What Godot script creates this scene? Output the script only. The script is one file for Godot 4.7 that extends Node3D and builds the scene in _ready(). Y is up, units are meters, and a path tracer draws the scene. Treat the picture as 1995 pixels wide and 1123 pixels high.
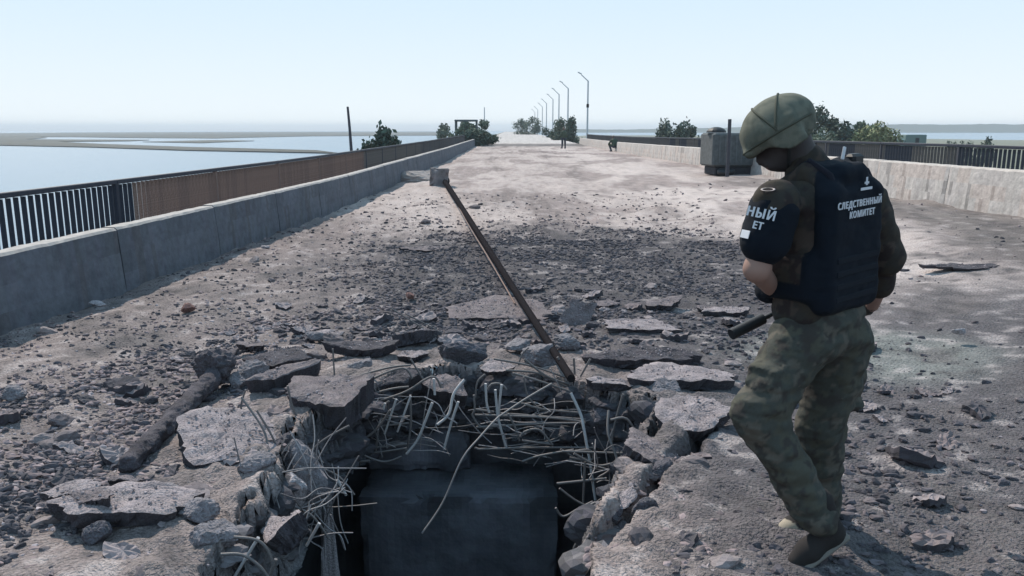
extends Node3D
# A bomb-damaged road bridge over a shallow estuary. x right, y up, the road runs along -z.

var rng := RandomNumberGenerator.new()
var n1 := FastNoiseLite.new()
var n2 := FastNoiseLite.new()
var n3 := FastNoiseLite.new()
var M := {}
var crater := PackedVector2Array()
var taken := {}

# ---------------------------------------------------------------- mesh collector
class MB:
	var v := PackedVector3Array()
	var n := PackedVector3Array()
	var c := PackedColorArray()
	var ix := PackedInt32Array()
	var col := Color(1, 1, 1)
	func vert(p: Vector3, nn: Vector3, cc: Color) -> int:
		v.append(p); n.append(nn); c.append(cc)
		return v.size() - 1
	func tri(a: Vector3, b: Vector3, d: Vector3, cc = null):
		var k: Color = col if cc == null else cc
		var nn := (d - a).cross(b - a).normalized()
		var s := v.size()
		v.append(a); v.append(b); v.append(d)
		for i in 3:
			n.append(nn); c.append(k); ix.append(s + i)
	func quad(a: Vector3, b: Vector3, d: Vector3, e: Vector3, cc = null):
		tri(a, b, d, cc); tri(a, d, e, cc)
	func box(center: Vector3, size: Vector3, basis := Basis(), bev := 0.0, cc = null):
		# eight-corner box, the vertical and top edges chamfered when bev > 0
		var h := size * 0.5
		if bev <= 0.0:
			var p := []
			for i in 8:
				p.append(center + basis * Vector3(h.x * (1 if i & 1 else -1), h.y * (1 if i & 2 else -1), h.z * (1 if i & 4 else -1)))
			quad(p[0], p[2], p[3], p[1], cc); quad(p[5], p[7], p[6], p[4], cc)
			quad(p[4], p[6], p[2], p[0], cc); quad(p[1], p[3], p[7], p[5], cc)
			quad(p[2], p[6], p[7], p[3], cc); quad(p[4], p[0], p[1], p[5], cc)
			return
		var rings := []
		for lv in [[-h.y, bev], [-h.y + bev, 0.0], [h.y - bev, 0.0], [h.y, bev]]:
			var r := []
			var hx: float = h.x - lv[1]
			var hz: float = h.z - lv[1]
			var b := bev
			for q in [[hx - b, -hz], [hx, -hz + b], [hx, hz - b], [hx - b, hz], [-hx + b, hz], [-hx, hz - b], [-hx, -hz + b], [-hx + b, -hz]]:
				r.append(center + basis * Vector3(q[0], lv[0], q[1]))
			rings.append(r)
		for k in 3:
			for i in 8:
				var j := (i + 1) % 8
				quad(rings[k][i], rings[k][j], rings[k + 1][j], rings[k + 1][i], cc)
		for i in range(1, 7):
			tri(rings[3][0], rings[3][i], rings[3][i + 1], cc)
			tri(rings[0][0], rings[0][i + 1], rings[0][i], cc)
	func tube(pts: PackedVector3Array, r0: float, r1: float, sides := 6, cap := true, cc = null):
		var k: Color = col if cc == null else cc
		var base := v.size()
		var m := pts.size()
		var t := (pts[1] - pts[0]).normalized()
		var up := Vector3.UP if absf(t.y) < 0.9 else Vector3.RIGHT
		var a := t.cross(up).normalized()
		for i in m:
			var tt := (pts[mini(i + 1, m - 1)] - pts[maxi(i - 1, 0)]).normalized()
			a = (a - tt * a.dot(tt)).normalized()
			var b := tt.cross(a)
			var r := lerpf(r0, r1, float(i) / (m - 1))
			for s in sides:
				var th := TAU * s / sides
				var d := a * cos(th) + b * sin(th)
				vert(pts[i] + d * r, d, k)
		for i in m - 1:
			for s in sides:
				var s2 := (s + 1) % sides
				var p := base + i * sides
				ix.append_array([p + s, p + sides + s, p + s2, p + s2, p + sides + s, p + sides + s2])
		if cap:
			for e in [0, m - 1]:
				var ps := []
				for s in sides:
					ps.append(v[base + e * sides + s])
				for s in range(1, sides - 1):
					if e == 0: tri(ps[0], ps[s], ps[s + 1], k)
					else: tri(ps[0], ps[s + 1], ps[s], k)
	func mesh() -> ArrayMesh:
		var a := []
		a.resize(Mesh.ARRAY_MAX)
		a[Mesh.ARRAY_VERTEX] = v
		a[Mesh.ARRAY_NORMAL] = n
		a[Mesh.ARRAY_COLOR] = c
		a[Mesh.ARRAY_INDEX] = ix
		var am := ArrayMesh.new()
		am.add_surface_from_arrays(Mesh.PRIMITIVE_TRIANGLES, a)
		return am

# ---------------------------------------------------------------- naming
func numbered(called: String, parent: Node) -> String:
	var key := str(parent.get_instance_id()) + called
	if not taken.has(key):
		taken[key] = 0
		return called
	taken[key] += 1
	return "%s_%03d" % [called, taken[key]]

func put(called: String, mesh: Mesh, m: Material, parent: Node = self, at := Vector3.ZERO, basis := Basis()) -> MeshInstance3D:
	var o := MeshInstance3D.new()
	o.name = numbered(called, parent)
	o.mesh = mesh
	o.material_override = m
	o.transform = Transform3D(basis, at)
	parent.add_child(o, true)
	return o

func tag(o: Node, label: String, category := "", group := "", kind := ""):
	o.set_meta("label", label)
	if category: o.set_meta("category", category)
	if group: o.set_meta("group", group)
	if kind: o.set_meta("kind", kind)

func thing(called: String, label: String, category: String, at := Vector3.ZERO, basis := Basis(), group := "") -> Node3D:
	var o := Node3D.new()
	o.name = numbered(called, self)
	o.transform = Transform3D(basis, at)
	add_child(o, true)
	tag(o, label, category, group)
	return o

# ---------------------------------------------------------------- materials
func noise_tex(freq: float, lo: float, hi: float, sd: int, normal := false, bump := 4.0, kind := FastNoiseLite.TYPE_SIMPLEX_SMOOTH, mid := -1.0) -> NoiseTexture2D:
	var t := NoiseTexture2D.new()
	t.width = 512; t.height = 512; t.seamless = true
	var n := FastNoiseLite.new()
	n.noise_type = kind
	n.seed = sd; n.frequency = freq; n.fractal_octaves = 5; n.fractal_gain = 0.62
	t.noise = n
	if normal:
		t.as_normal_map = true; t.bump_strength = bump
	else:
		var g := Gradient.new()
		g.set_color(0, Color(lo, lo, lo)); g.set_color(1, Color(hi, hi, hi))
		if mid >= 0.0: g.add_point(0.5, Color(mid, mid, mid))
		t.color_ramp = g
	return t

var tex_grain: NoiseTexture2D
var tex_blot: NoiseTexture2D
var nrm_grain: NoiseTexture2D
var nrm_soft: NoiseTexture2D

func mat(lin: Color, rough := 0.9, scale := 1.5, tex = null, nrm = null, nstr := 1.0, vcol := true) -> StandardMaterial3D:
	var m := StandardMaterial3D.new()
	m.albedo_color = lin.linear_to_srgb()
	m.roughness = rough
	m.metallic_specular = 0.35
	m.vertex_color_use_as_albedo = vcol
	if tex != null:
		m.albedo_texture = tex
		m.uv1_triplanar = true
		m.uv1_scale = Vector3.ONE * scale
	if nrm != null:
		m.normal_enabled = true
		m.normal_texture = nrm
		m.normal_scale = nstr
		m.uv1_triplanar = true
		m.uv1_scale = Vector3.ONE * scale
	return m

func make_materials():
	tex_grain = noise_tex(0.05, 0.55, 1.0, 5, false, 4.0, FastNoiseLite.TYPE_SIMPLEX_SMOOTH, 0.86)
	tex_blot = noise_tex(0.012, 0.78, 1.0, 9, false, 4.0, FastNoiseLite.TYPE_SIMPLEX_SMOOTH, 0.9)
	nrm_grain = noise_tex(0.06, 0, 1, 15, true, 10.0)
	nrm_soft = noise_tex(0.02, 0, 1, 19, true, 5.0)
	M.deck = mat(Color(1.29, 1.27, 1.28), 0.97, 1.1, tex_grain, nrm_grain, 1.3)
	M.deck.uv1_scale = Vector3.ONE * 1.35
	M.rock = mat(Color(1.21, 1.18, 1.24), 0.95, 2.5, tex_grain, nrm_grain, 1.0)
	M.stone = mat(Color(0.99, 0.97, 1.02), 0.95)
	M.concrete = mat(Color(1.2, 1.2, 1.2), 0.9, 0.9, tex_blot, nrm_soft, 0.5)
	M.pit = mat(Color(1.2, 1.2, 1.2), 0.9, 0.5, tex_blot, nrm_soft, 0.5)
	M.iron = mat(Color(1, 1, 1), 0.55, 6.0, tex_grain, null)
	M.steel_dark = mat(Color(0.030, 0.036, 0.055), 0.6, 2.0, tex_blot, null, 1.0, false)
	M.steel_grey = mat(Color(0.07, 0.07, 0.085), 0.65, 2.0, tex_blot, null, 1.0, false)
	M.rust = mat(Color(0.31, 0.21, 0.175), 0.9, 1.5, tex_grain, null, 1.0, false)
	M.rust2 = mat(Color(0.27, 0.185, 0.158), 0.9, 1.5, tex_grain, null, 1.0, false)
	M.rust_grey = mat(Color(0.17, 0.148, 0.138), 0.85, 2.0, tex_blot, null, 1.0, false)
	M.pole = mat(Color(0.026, 0.0235, 0.026), 0.95, 3.0, tex_grain, null, 1.0, false)
	M.pole.specular_mode = BaseMaterial3D.SPECULAR_DISABLED
	M.lamp = mat(Color(0.42, 0.45, 0.48), 0.6, 1.0, null, null, 1.0, false)
	M.lamp_dark = mat(Color(0.09, 0.10, 0.105), 0.8, 1.0, null, null, 1.0, false)
	M.leaf = mat(Color(1, 1, 1), 0.8)
	M.leaf.backlight_enabled = true
	M.leaf.backlight = Color(0.25, 0.28, 0.2)
	M.leaf.cull_mode = BaseMaterial3D.CULL_DISABLED
	M.bark = mat(Color(0.09, 0.075, 0.065), 0.95, 1.0, null, null, 1.0, false)
	M.land = mat(Color(1, 1, 1), 0.95, 0.05, tex_grain, null)
	M.cloth = mat(Color(1.15, 1.15, 1.15), 0.95, 14.0, tex_grain, nrm_grain, 0.35)
	M.plain = mat(Color(1, 1, 1), 0.8)
	M.skin = mat(Color(1, 1, 1), 0.6)
	M.white = mat(Color(0.55, 0.56, 0.60), 0.8, 1.0, null, null, 1.0, false)
	M.black = mat(Color(0.02, 0.021, 0.024), 0.5, 1.0, null, null, 1.0, false)
	var w := StandardMaterial3D.new()
	w.albedo_color = Color(0.10, 0.16, 0.22).linear_to_srgb()
	w.roughness = 0.22
	w.normal_enabled = true
	w.normal_texture = nrm_soft
	w.normal_scale = 0.25
	w.uv1_triplanar = true
	w.uv1_world_triplanar = true
	w.uv1_scale = Vector3.ONE * 0.08
	M.water = w

# ---------------------------------------------------------------- ground shape
const LEFT := [[6.0, -4.9], [0.0, -4.55], [-6.5, -4.25], [-9.3, -4.06], [-18.0, -3.62], [-26.0, -3.58], [-43.0, -3.42], [-60.0, -3.5], [-95.0, -3.6], [-420.0, -3.6]]
const RIGHT := [[6.0, 7.9], [-11.9, 7.5], [-15.6, 7.3], [-30.0, 7.05], [-42.0, 7.25], [-60.0, 7.4], [-420.0, 7.4]]
const ELEV := [[6.0, 0.42], [-15.6, 0.41], [-30.0, 0.32], [-42.0, 0.2], [-57.0, 0.08], [-80.0, 0.0], [-420.0, 0.0]]

func along(t: Array, z: float) -> float:
	for i in t.size() - 1:
		if z >= t[i + 1][0]:
			return lerpf(t[i][1], t[i + 1][1], clampf((z - t[i][0]) / (t[i + 1][0] - t[i][0]), 0, 1))
	return t[-1][1]

func crater_d(x: float, z: float) -> float:
	if x < -2.6 or x > 2.2 or z < -7.0 or z > -0.5: return 1.0
	var p := Vector2(x, z)
	var best := 1e9
	var m := crater.size()
	for i in m:
		var q := Geometry2D.get_closest_point_to_segment(p, crater[i], crater[(i + 1) % m])
		best = minf(best, p.distance_squared_to(q))
	best = sqrt(best)
	best += n2.get_noise_2d(x * 3.0, z * 3.0) * 0.09 + n2.get_noise_2d(x * 14.0, z * 14.0) * 0.035
	return -best if Geometry2D.is_point_in_polygon(p, crater) else best

func smooth(a: float, b: float, x: float) -> float:
	return smoothstep(a, b, x)

var crack_line := PackedVector2Array()
func crack_depth(x: float, z: float) -> float:
	if x < 0.2 or x > 1.6 or z > -2.9 or z < -5.6: return 0.0
	var p := Vector2(x + n2.get_noise_2d(x * 12, z * 12) * 0.05, z + n2.get_noise_2d(z * 12, x * 12 + 9) * 0.05)
	var best := 1.0
	for i in crack_line.size() - 1:
		best = minf(best, p.distance_to(Geometry2D.get_closest_point_to_segment(p, crack_line[i], crack_line[i + 1])))
	return 0.13 * smooth(0.055, 0.015, best)

func ground_h(x: float, z: float) -> float:
	var h := along(ELEV, z) * smooth(1.6, 7.4, x)
	var far := smooth(-40.0, -12.0, z)
	h += n1.get_noise_2d(x * 0.9 + 9, z * 0.45) * 0.045 * smooth(-7.0, -11.0, z)
	h -= crack_depth(x, z)
	h += n1.get_noise_2d(x * 0.35, z * 0.35) * 0.05 + n1.get_noise_2d(x * 1.6 + 40, z * 1.6) * 0.028 * far
	h += n2.get_noise_2d(x * 6.0, z * 6.0) * 0.016 * far
	return h

# ---------------------------------------------------------------- rocks and slabs
var ico_v := PackedVector3Array()
var ico_f := []

func subdivided(times: int) -> Array:
	var t := (1.0 + sqrt(5.0)) / 2.0
	var vs := []
	for q in [[-1, t, 0], [1, t, 0], [-1, -t, 0], [1, -t, 0], [0, -1, t], [0, 1, t], [0, -1, -t], [0, 1, -t], [t, 0, -1], [t, 0, 1], [-t, 0, -1], [-t, 0, 1]]:
		vs.append(Vector3(q[0], q[1], q[2]).normalized())
	var fs := [[0, 11, 5], [0, 5, 1], [0, 1, 7], [0, 7, 10], [0, 10, 11], [1, 5, 9], [5, 11, 4], [11, 10, 2], [10, 7, 6], [7, 1, 8], [3, 9, 4], [3, 4, 2], [3, 2, 6], [3, 6, 8], [3, 8, 9], [4, 9, 5], [2, 4, 11], [6, 2, 10], [8, 6, 7], [9, 8, 1]]
	for k in times:
		var mid := {}
		var out := []
		for f in fs:
			var m := []
			for e in 3:
				var a: int = f[e]
				var b: int = f[(e + 1) % 3]
				var key := mini(a, b) * 100000 + maxi(a, b)
				if not mid.has(key):
					vs.append(((vs[a] + vs[b]) * 0.5).normalized())
					mid[key] = vs.size() - 1
				m.append(mid[key])
			out.append_array([[f[0], m[0], m[2]], [f[1], m[1], m[0]], [f[2], m[2], m[1]], m])
		fs = out
	return [vs, fs]

var spheres := {}
func rock_mesh(sd: int, size: Vector3, detail := 1, cuts := 9, rough := 0.08, c0 := Color(0.25, 0.24, 0.24), c1 := Color(0.34, 0.32, 0.31), smooth_shade := false) -> ArrayMesh:
	if not spheres.has(detail): spheres[detail] = subdivided(detail)
	var r := RandomNumberGenerator.new()
	r.seed = sd
	var planes := []
	for i in cuts:
		planes.append([Vector3(r.randfn(), r.randfn(), r.randfn()).normalized(), r.randf_range(0.45, 0.85)])
	var vs := []
	for d in spheres[detail][0]:
		var rad := 1.0
		for p in planes:
			var k: float = d.dot(p[0])
			if k > 0.05: rad = minf(rad, p[1] / k)
		rad *= 1.0 + rough * n2.get_noise_3d(d.x * 14 + sd * 7.1, d.y * 14, d.z * 14) * 2.0
		vs.append(d * rad * size * 0.62)
	var b := MB.new()
	for f in spheres[detail][1]:
		var t := clampf(0.5 + n1.get_noise_3d(vs[f[0]].x * 8 / size.x + sd, vs[f[0]].y * 8, vs[f[0]].z * 8) * 1.2, 0, 1)
		b.tri(vs[f[0]], vs[f[2]], vs[f[1]], c0.lerp(c1, t))
	return b.mesh()

# broken pavement slab lying in the xz plane: irregular outline, rough top, layered broken edge coloured darker as if shaded
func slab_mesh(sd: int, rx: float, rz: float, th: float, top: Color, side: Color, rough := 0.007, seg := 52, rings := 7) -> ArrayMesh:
	var r := RandomNumberGenerator.new()
	r.seed = sd
	var lines := []
	var kk := r.randi_range(4, 6)
	for i in kk:
		var a := TAU * (i + r.randf_range(-0.35, 0.35)) / kk
		lines.append([Vector2(cos(a), sin(a)), r.randf_range(0.72, 1.0)])
	var rad := []
	for s in seg:
		var a := TAU * s / seg
		var d := Vector2(cos(a), sin(a))
		var q := 1.3
		for l in lines:
			var k: float = d.dot(l[0])
			if k > 0.05: q = minf(q, l[1] / k)
		q *= 1.0 + 0.10 * n2.get_noise_2d(d.x * 10 + sd * 3.3, d.y * 10) + 0.10 * n2.get_noise_2d(d.x * 34 + sd * 1.3, d.y * 34) + r.randf_range(-0.035, 0.02)
		rad.append(q)
	var b := MB.new()
	var warp := r.randf_range(-0.4, 0.4) * th
	var pos := func(s: int, t: float, y: float, inset: float) -> Vector3:
		var a := TAU * s / seg
		var q: float = rad[s % seg] * t
		var p := Vector3(cos(a) * q * rx, 0, sin(a) * q * rz)
		if inset != 0.0: p *= 1.0 - inset / maxf(0.05, p.length())
		p.y = y + warp * (p.x * p.x / (rx * rx)) + rough * (n2.get_noise_2d(p.x * 26 + sd, p.z * 26) * 1.6 + n1.get_noise_2d(p.x * 5 + sd, p.z * 5) * 2.0)
		return p
	var prev := []
	var grid := []
	for k in rings + 1:
		var t := pow(float(k) / rings, 0.8)
		var row := []
		for s in seg:
			row.append(pos.call(s, t, th * 0.5 - (0.05 * th if k == rings else 0.0), 0.0))
		grid.append(row)
	for lay in [0.55, 0.85, 1.0]:
		var row := []
		for s in seg:
			row.append(pos.call(s, 1.0, th * (0.5 - lay), n2.get_noise_2d(s * 22.0 + sd, lay * 90.0) * 0.035 + 0.03 * lay))
		grid.append(row)
	for k in grid.size() - 1:
		for s in seg:
			var s2 := (s + 1) % seg
			var tone := 1.0 + 0.35 * n2.get_noise_2d(grid[k][s].x * 22 + sd, grid[k][s].z * 22)
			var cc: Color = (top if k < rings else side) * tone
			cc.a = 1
			if k > 0: b.tri(grid[k][s], grid[k][s2], grid[k + 1][s2], cc)
			b.tri(grid[k][s], grid[k + 1][s2], grid[k + 1][s], cc)
	var last: Array = grid[-1]
	for s in range(1, seg - 1):
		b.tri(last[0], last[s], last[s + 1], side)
	return b.mesh()

# a concrete box whose faces are uneven and whose edges are chipped
func rough_box(center: Vector3, size: Vector3, c: Color, cell := 0.045, amp := 0.007, chip := 0.04) -> ArrayMesh:
	var b := MB.new()
	var h := size * 0.5
	var f := func(p: Vector3) -> Vector3:
		var e := h - p.abs()
		var lo := minf(e.x + e.y, minf(e.y + e.z, e.x + e.z))
		var w := center + p
		var k := chip * maxf(0.0, n2.get_noise_3d(w.x * 7, w.y * 7, w.z * 7) + 0.12) * smooth(chip * 1.6, 0.0, lo)
		var q := p - p.sign() * Vector3(k, k, k) * 1.4
		return w - p + q + Vector3(n2.get_noise_3d(w.x * 5, w.y * 5, w.z * 5), n2.get_noise_3d(w.y * 5, w.z * 5, w.x * 5 + 9), n2.get_noise_3d(w.z * 5 + 4, w.x * 5, w.y * 5)) * amp
	for ax in 3:
		var u := (ax + 1) % 3
		var v := (ax + 2) % 3
		var nu := maxi(1, int(size[u] / cell))
		var nv := maxi(1, int(size[v] / cell))
		for s in [-1, 1]:
			for i in nu:
				for j in nv:
					var q := []
					for o in [[0, 0], [1, 0], [1, 1], [0, 1]]:
						var p := Vector3.ZERO
						p[ax] = h[ax] * s
						p[u] = -h[u] + size[u] * (i + o[0]) / nu
						p[v] = -h[v] + size[v] * (j + o[1]) / nv
						q.append(f.call(p))
					var cc := c * (1.0 + 0.8 * n1.get_noise_3d(q[0].x * 2.0, q[0].y * 1.1, q[0].z * 2.0) + 0.3 * n2.get_noise_3d(q[0].x * 9, q[0].y * 2.5, q[0].z * 9))
					cc.a = 1
					if s > 0: b.quad(q[0], q[3], q[2], q[1], cc)
					else: b.quad(q[0], q[1], q[2], q[3], cc)
	return b.mesh()

# ---------------------------------------------------------------- implicit bodies
# prim: [0, a, b, ra, rb] tapered capsule; [1, centre, basis, half, round] rounded box; [2, centre, basis, radii] ellipsoid
func prim_d(q: Array, p: Vector3) -> float:
	match q[0]:
		0:
			var ba: Vector3 = q[2] - q[1]
			var pa: Vector3 = p - q[1]
			var h := clampf(pa.dot(ba) / ba.dot(ba), 0, 1)
			return (pa - ba * h).length() - lerpf(q[3], q[4], h)
		1:
			var l: Vector3 = (p - q[1]) * q[2]
			var a: Vector3 = l.abs() - q[3] + Vector3.ONE * q[4]
			return a.max(Vector3.ZERO).length() + minf(maxf(a.x, maxf(a.y, a.z)), 0.0) - q[4]
		_:
			var l: Vector3 = (p - q[1]) * q[2]
			var k0: float = (l / q[3]).length()
			var k1: float = (l / (q[3] * q[3])).length()
			return k0 * (k0 - 1.0) / maxf(k1, 1e-5)

func field(prims: Array, k: float, p: Vector3) -> float:
	var d := 1e9
	for q in prims:
		var e := prim_d(q, p)
		var h := maxf(k - absf(d - e), 0.0) / k
		d = minf(d, e) - h * h * k * 0.25
	return d

func sdf_mesh(prims: Array, k: float, cell: float, color: Callable, wrinkle := 0.0, wscale := 12.0, cut = null) -> ArrayMesh:
	var lo := Vector3.ONE * 1e9
	var hi := -lo
	for q in prims:
		if q[0] == 0:
			var r := maxf(q[3], q[4])
			lo = lo.min(q[1] - Vector3.ONE * r).min(q[2] - Vector3.ONE * r)
			hi = hi.max(q[1] + Vector3.ONE * r).max(q[2] + Vector3.ONE * r)
		else:
			var r: float = q[3].length()
			lo = lo.min(q[1] - Vector3.ONE * r)
			hi = hi.max(q[1] + Vector3.ONE * r)
	lo -= Vector3.ONE * (cell * 3 + wrinkle * 2)
	hi += Vector3.ONE * (cell * 3 + wrinkle * 2)
	var B := 4
	var nx := (int((hi.x - lo.x) / cell / B) + 1) * B + 1
	var ny := (int((hi.y - lo.y) / cell / B) + 1) * B + 1
	var nz := (int((hi.z - lo.z) / cell / B) + 1) * B + 1
	var f := PackedFloat32Array()
	f.resize(nx * ny * nz)
	f.fill(1.0)
	var reach := cell * B * 0.9 + wrinkle * 2 + k * 0.3
	for bz in range(0, nz, B):
		for by in range(0, ny, B):
			for bx in range(0, nx, B):
				var c := lo + Vector3(bx + 1.5, by + 1.5, bz + 1.5) * cell
				var near := []
				var dd := 1e9
				for q in prims:
					var e := prim_d(q, c)
					dd = minf(dd, e)
				if dd > reach + 0.02: continue
				for q in prims:
					if prim_d(q, c) < dd + k + 2.0 * reach: near.append(q)
				for z in range(bz, mini(bz + B, nz)):
					for y in range(by, mini(by + B, ny)):
						for x in range(bx, mini(bx + B, nx)):
							var p := lo + Vector3(x, y, z) * cell
							var d := field(near, k, p)
							if wrinkle > 0.0 and absf(d) < 0.06:
								d += wrinkle * (n1.get_noise_3d(p.x * wscale, p.y * wscale * 1.8, p.z * wscale) + 0.5 * n2.get_noise_3d(p.x * wscale, p.y * wscale * 1.5, p.z * wscale))
							if cut != null: d = maxf(d, cut.call(p))
							f[(z * ny + y) * nx + x] = d
	var b := MB.new()
	var at := PackedInt32Array()
	at.resize(nx * ny * nz)
	at.fill(-1)
	var sx := 1
	var sy := nx
	var sz := nx * ny
	var offs := [0, sx, sy, sx + sy, sz, sx + sz, sy + sz, sx + sy + sz]
	var ed := [[0, 1], [2, 3], [4, 5], [6, 7], [0, 2], [1, 3], [4, 6], [5, 7], [0, 4], [1, 5], [2, 6], [3, 7]]
	for z in nz - 1:
		for y in ny - 1:
			for x in nx - 1:
				var i := z * sz + y * sy + x
				var neg := 0
				for o in offs:
					if f[i + o] < 0.0: neg += 1
				if neg == 0 or neg == 8: continue
				var s := Vector3.ZERO
				var cnt := 0
				for e in ed:
					var a := f[i + offs[e[0]]]
					var d := f[i + offs[e[1]]]
					if (a < 0.0) != (d < 0.0):
						var t := a / (a - d)
						var pa := Vector3(e[0] & 1, (e[0] >> 1) & 1, e[0] >> 2)
						var pb := Vector3(e[1] & 1, (e[1] >> 1) & 1, e[1] >> 2)
						s += pa.lerp(pb, t)
						cnt += 1
				s /= cnt
				var g := Vector3(f[i + 1] - f[i] + f[i + 7 * 0 + offs[7]] - f[i + offs[6]], f[i + sy] - f[i] + f[i + offs[7]] - f[i + offs[5]], f[i + sz] - f[i] + f[i + offs[7]] - f[i + offs[3]])
				var p := lo + (Vector3(x, y, z) + s) * cell
				at[i] = b.vert(p, g.normalized(), color.call(p))
	for z in range(1, nz - 1):
		for y in range(1, ny - 1):
			for x in range(1, nx - 1):
				var i := z * sz + y * sy + x
				var a := f[i] < 0.0
				for ax in 3:
					var st: int = [sx, sy, sz][ax]
					if a == (f[i + st] < 0.0): continue
					var u: int = [sy, sz, sx][ax]
					var w: int = [sz, sx, sy][ax]
					var q := [at[i], at[i - u], at[i - u - w], at[i - w]]
					if q.min() < 0: continue
					if a: b.ix.append_array([q[0], q[2], q[1], q[0], q[3], q[2]])
					else: b.ix.append_array([q[0], q[1], q[2], q[0], q[2], q[3]])
	return b.mesh()

# ================================================================ the scene
func _ready():
	rng.seed = 11
	n1.seed = 3; n1.frequency = 1.0; n1.fractal_octaves = 3
	n2.seed = 7; n2.frequency = 0.35; n2.fractal_octaves = 4
	n3.seed = 21; n3.frequency = 0.12; n3.fractal_octaves = 4
	# camera
	var cam := Camera3D.new()
	cam.name = "camera"
	cam.position = Vector3(0, 1.7, 0)
	cam.rotation_degrees = Vector3(-11.25, 0, 0)
	cam.fov = 39.454
	cam.near = 0.05
	cam.far = 9000
	add_child(cam)
	# sky, sun, exposure
	var we := WorldEnvironment.new()
	var env := Environment.new()
	env.background_mode = Environment.BG_SKY
	env.tonemap_mode = Environment.TONE_MAPPER_LINEAR
	env.tonemap_exposure = 1.4
	var sm := ProceduralSkyMaterial.new()
	sm.sky_top_color = Color(0.585, 0.735, 0.845)
	sm.sky_horizon_color = Color(0.825, 0.85, 0.86)
	sm.sky_curve = 0.16
	sm.sun_angle_max = 1.0
	sm.ground_horizon_color = Color(0.7, 0.72, 0.74)
	sm.ground_bottom_color = Color(0.4, 0.42, 0.45)
	var sky := Sky.new()
	sky.sky_material = sm
	env.sky = sky
	env.background_energy_multiplier = 1.04
	env.fog_enabled = true
	env.fog_density = 0.00042
	env.fog_light_color = Color(0.86, 0.90, 0.94)
	env.sdfgi_enabled = true
	env.ssao_enabled = true
	env.ssil_enabled = true
	we.environment = env
	add_child(we)
	var sun := DirectionalLight3D.new()
	sun.name = "sun"
	sun.light_energy = 1.3
	sun.light_color = Color(1.0, 0.955, 0.90)
	sun.light_angular_distance = 0.53
	sun.shadow_enabled = true
	sun.rotation_degrees = Vector3(-46, 180 + 32, 0)
	add_child(sun)

	make_materials()
	for q in [[-1.050, -1.900], [-1.200, -2.500], [-1.214, -3.079], [-1.219, -3.352], [-1.174, -3.673], [-1.237, -4.055], [-1.227, -4.353], [-1.095, -4.694], [-0.951, -5.036], [-0.742, -5.368], [-0.503, -5.501], [-0.211, -5.525], [0.044, -5.310], [0.295, -5.368], [0.516, -5.067], [0.768, -4.933], [0.906, -4.694], [0.752, -4.199], [0.593, -3.824], [0.433, -3.453], [0.330, -3.165], [0.303, -2.832], [0.300, -2.200], [0.280, -1.900]]:
		crater.append(Vector2(q[0], q[1]))
	for q in [[1.282, -4.648], [0.930, -4.000], [0.756, -3.762], [0.604, -3.479], [0.467, -3.256], [0.347, -3.070]]:
		crack_line.append(Vector2(q[0], q[1]))
	var steps := [build_water, build_land, build_deck, build_pit, build_parapets, build_railings, build_far, build_trees, build_debris, build_slabs, build_fragments, build_rebar, build_fallen_lamp, build_gravel, build_checkpoint, build_people]
	for s in steps:
		var t0 := Time.get_ticks_msec()
		s.call()
		print(s.get_method(), " ", Time.get_ticks_msec() - t0)

# ---------------------------------------------------------------- water and land
func build_water():
	var b := MB.new()
	b.quad(Vector3(-2000, -6, 200), Vector3(-2000, -6, -2400), Vector3(2000, -6, -2400), Vector3(2000, -6, 200), Color(1, 1, 1))
	var o := put("water", b.mesh(), M.water)
	tag(o, "pale blue shallow water of the estuary on both sides of the bridge", "", "", "structure")

func island(called: String, label: String, pts: Array, y: float, lift: float, c0: Color, c1: Color, step: float):
	# a low island: its outline filled with a fine grid, whose edge slopes into the water
	var poly := PackedVector2Array()
	for i in pts.size():
		var a := Vector2(pts[i][0], pts[i][1])
		var d := Vector2(pts[(i + 1) % pts.size()][0], pts[(i + 1) % pts.size()][1])
		var m := maxi(1, int(a.distance_to(d) / step))
		for k in m:
			var p := a.lerp(d, float(k) / m)
			poly.append(p + Vector2(n1.get_noise_2d(p.x * 0.03, p.y * 0.03), n1.get_noise_2d(p.y * 0.03 + 50, p.x * 0.03)) * step * 0.35)
	var tr := Geometry2D.triangulate_polygon(poly)
	var b := MB.new()
	for i in range(0, tr.size(), 3):
		var v := []
		for k in 3:
			v.append(Vector3(poly[tr[i + k]].x, y + lift, poly[tr[i + k]].y))
		if (v[1] - v[0]).cross(v[2] - v[0]).y > 0.0:
			v = [v[0], v[2], v[1]]
		b.tri(v[0], v[1], v[2], c0.lerp(c1, rng.randf()))
	var m := poly.size()
	for i in m:
		var p := poly[i]
		var q := poly[(i + 1) % m]
		var t1 := Vector3(p.x, y + lift, p.y)
		var t2 := Vector3(q.x, y + lift, q.y)
		var k1 := t1 - Vector3.UP * (lift + 0.5)
		var k2 := t2 - Vector3.UP * (lift + 0.5)
		b.quad(t1, t2, k2, k1, c0)
		b.quad(t2, t1, k1, k2, c0)
	# reeds: small upright tufts over the island so that it has height
	var o := put(called, b.mesh(), M.land)
	tag(o, label, "", "", "structure")

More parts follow.
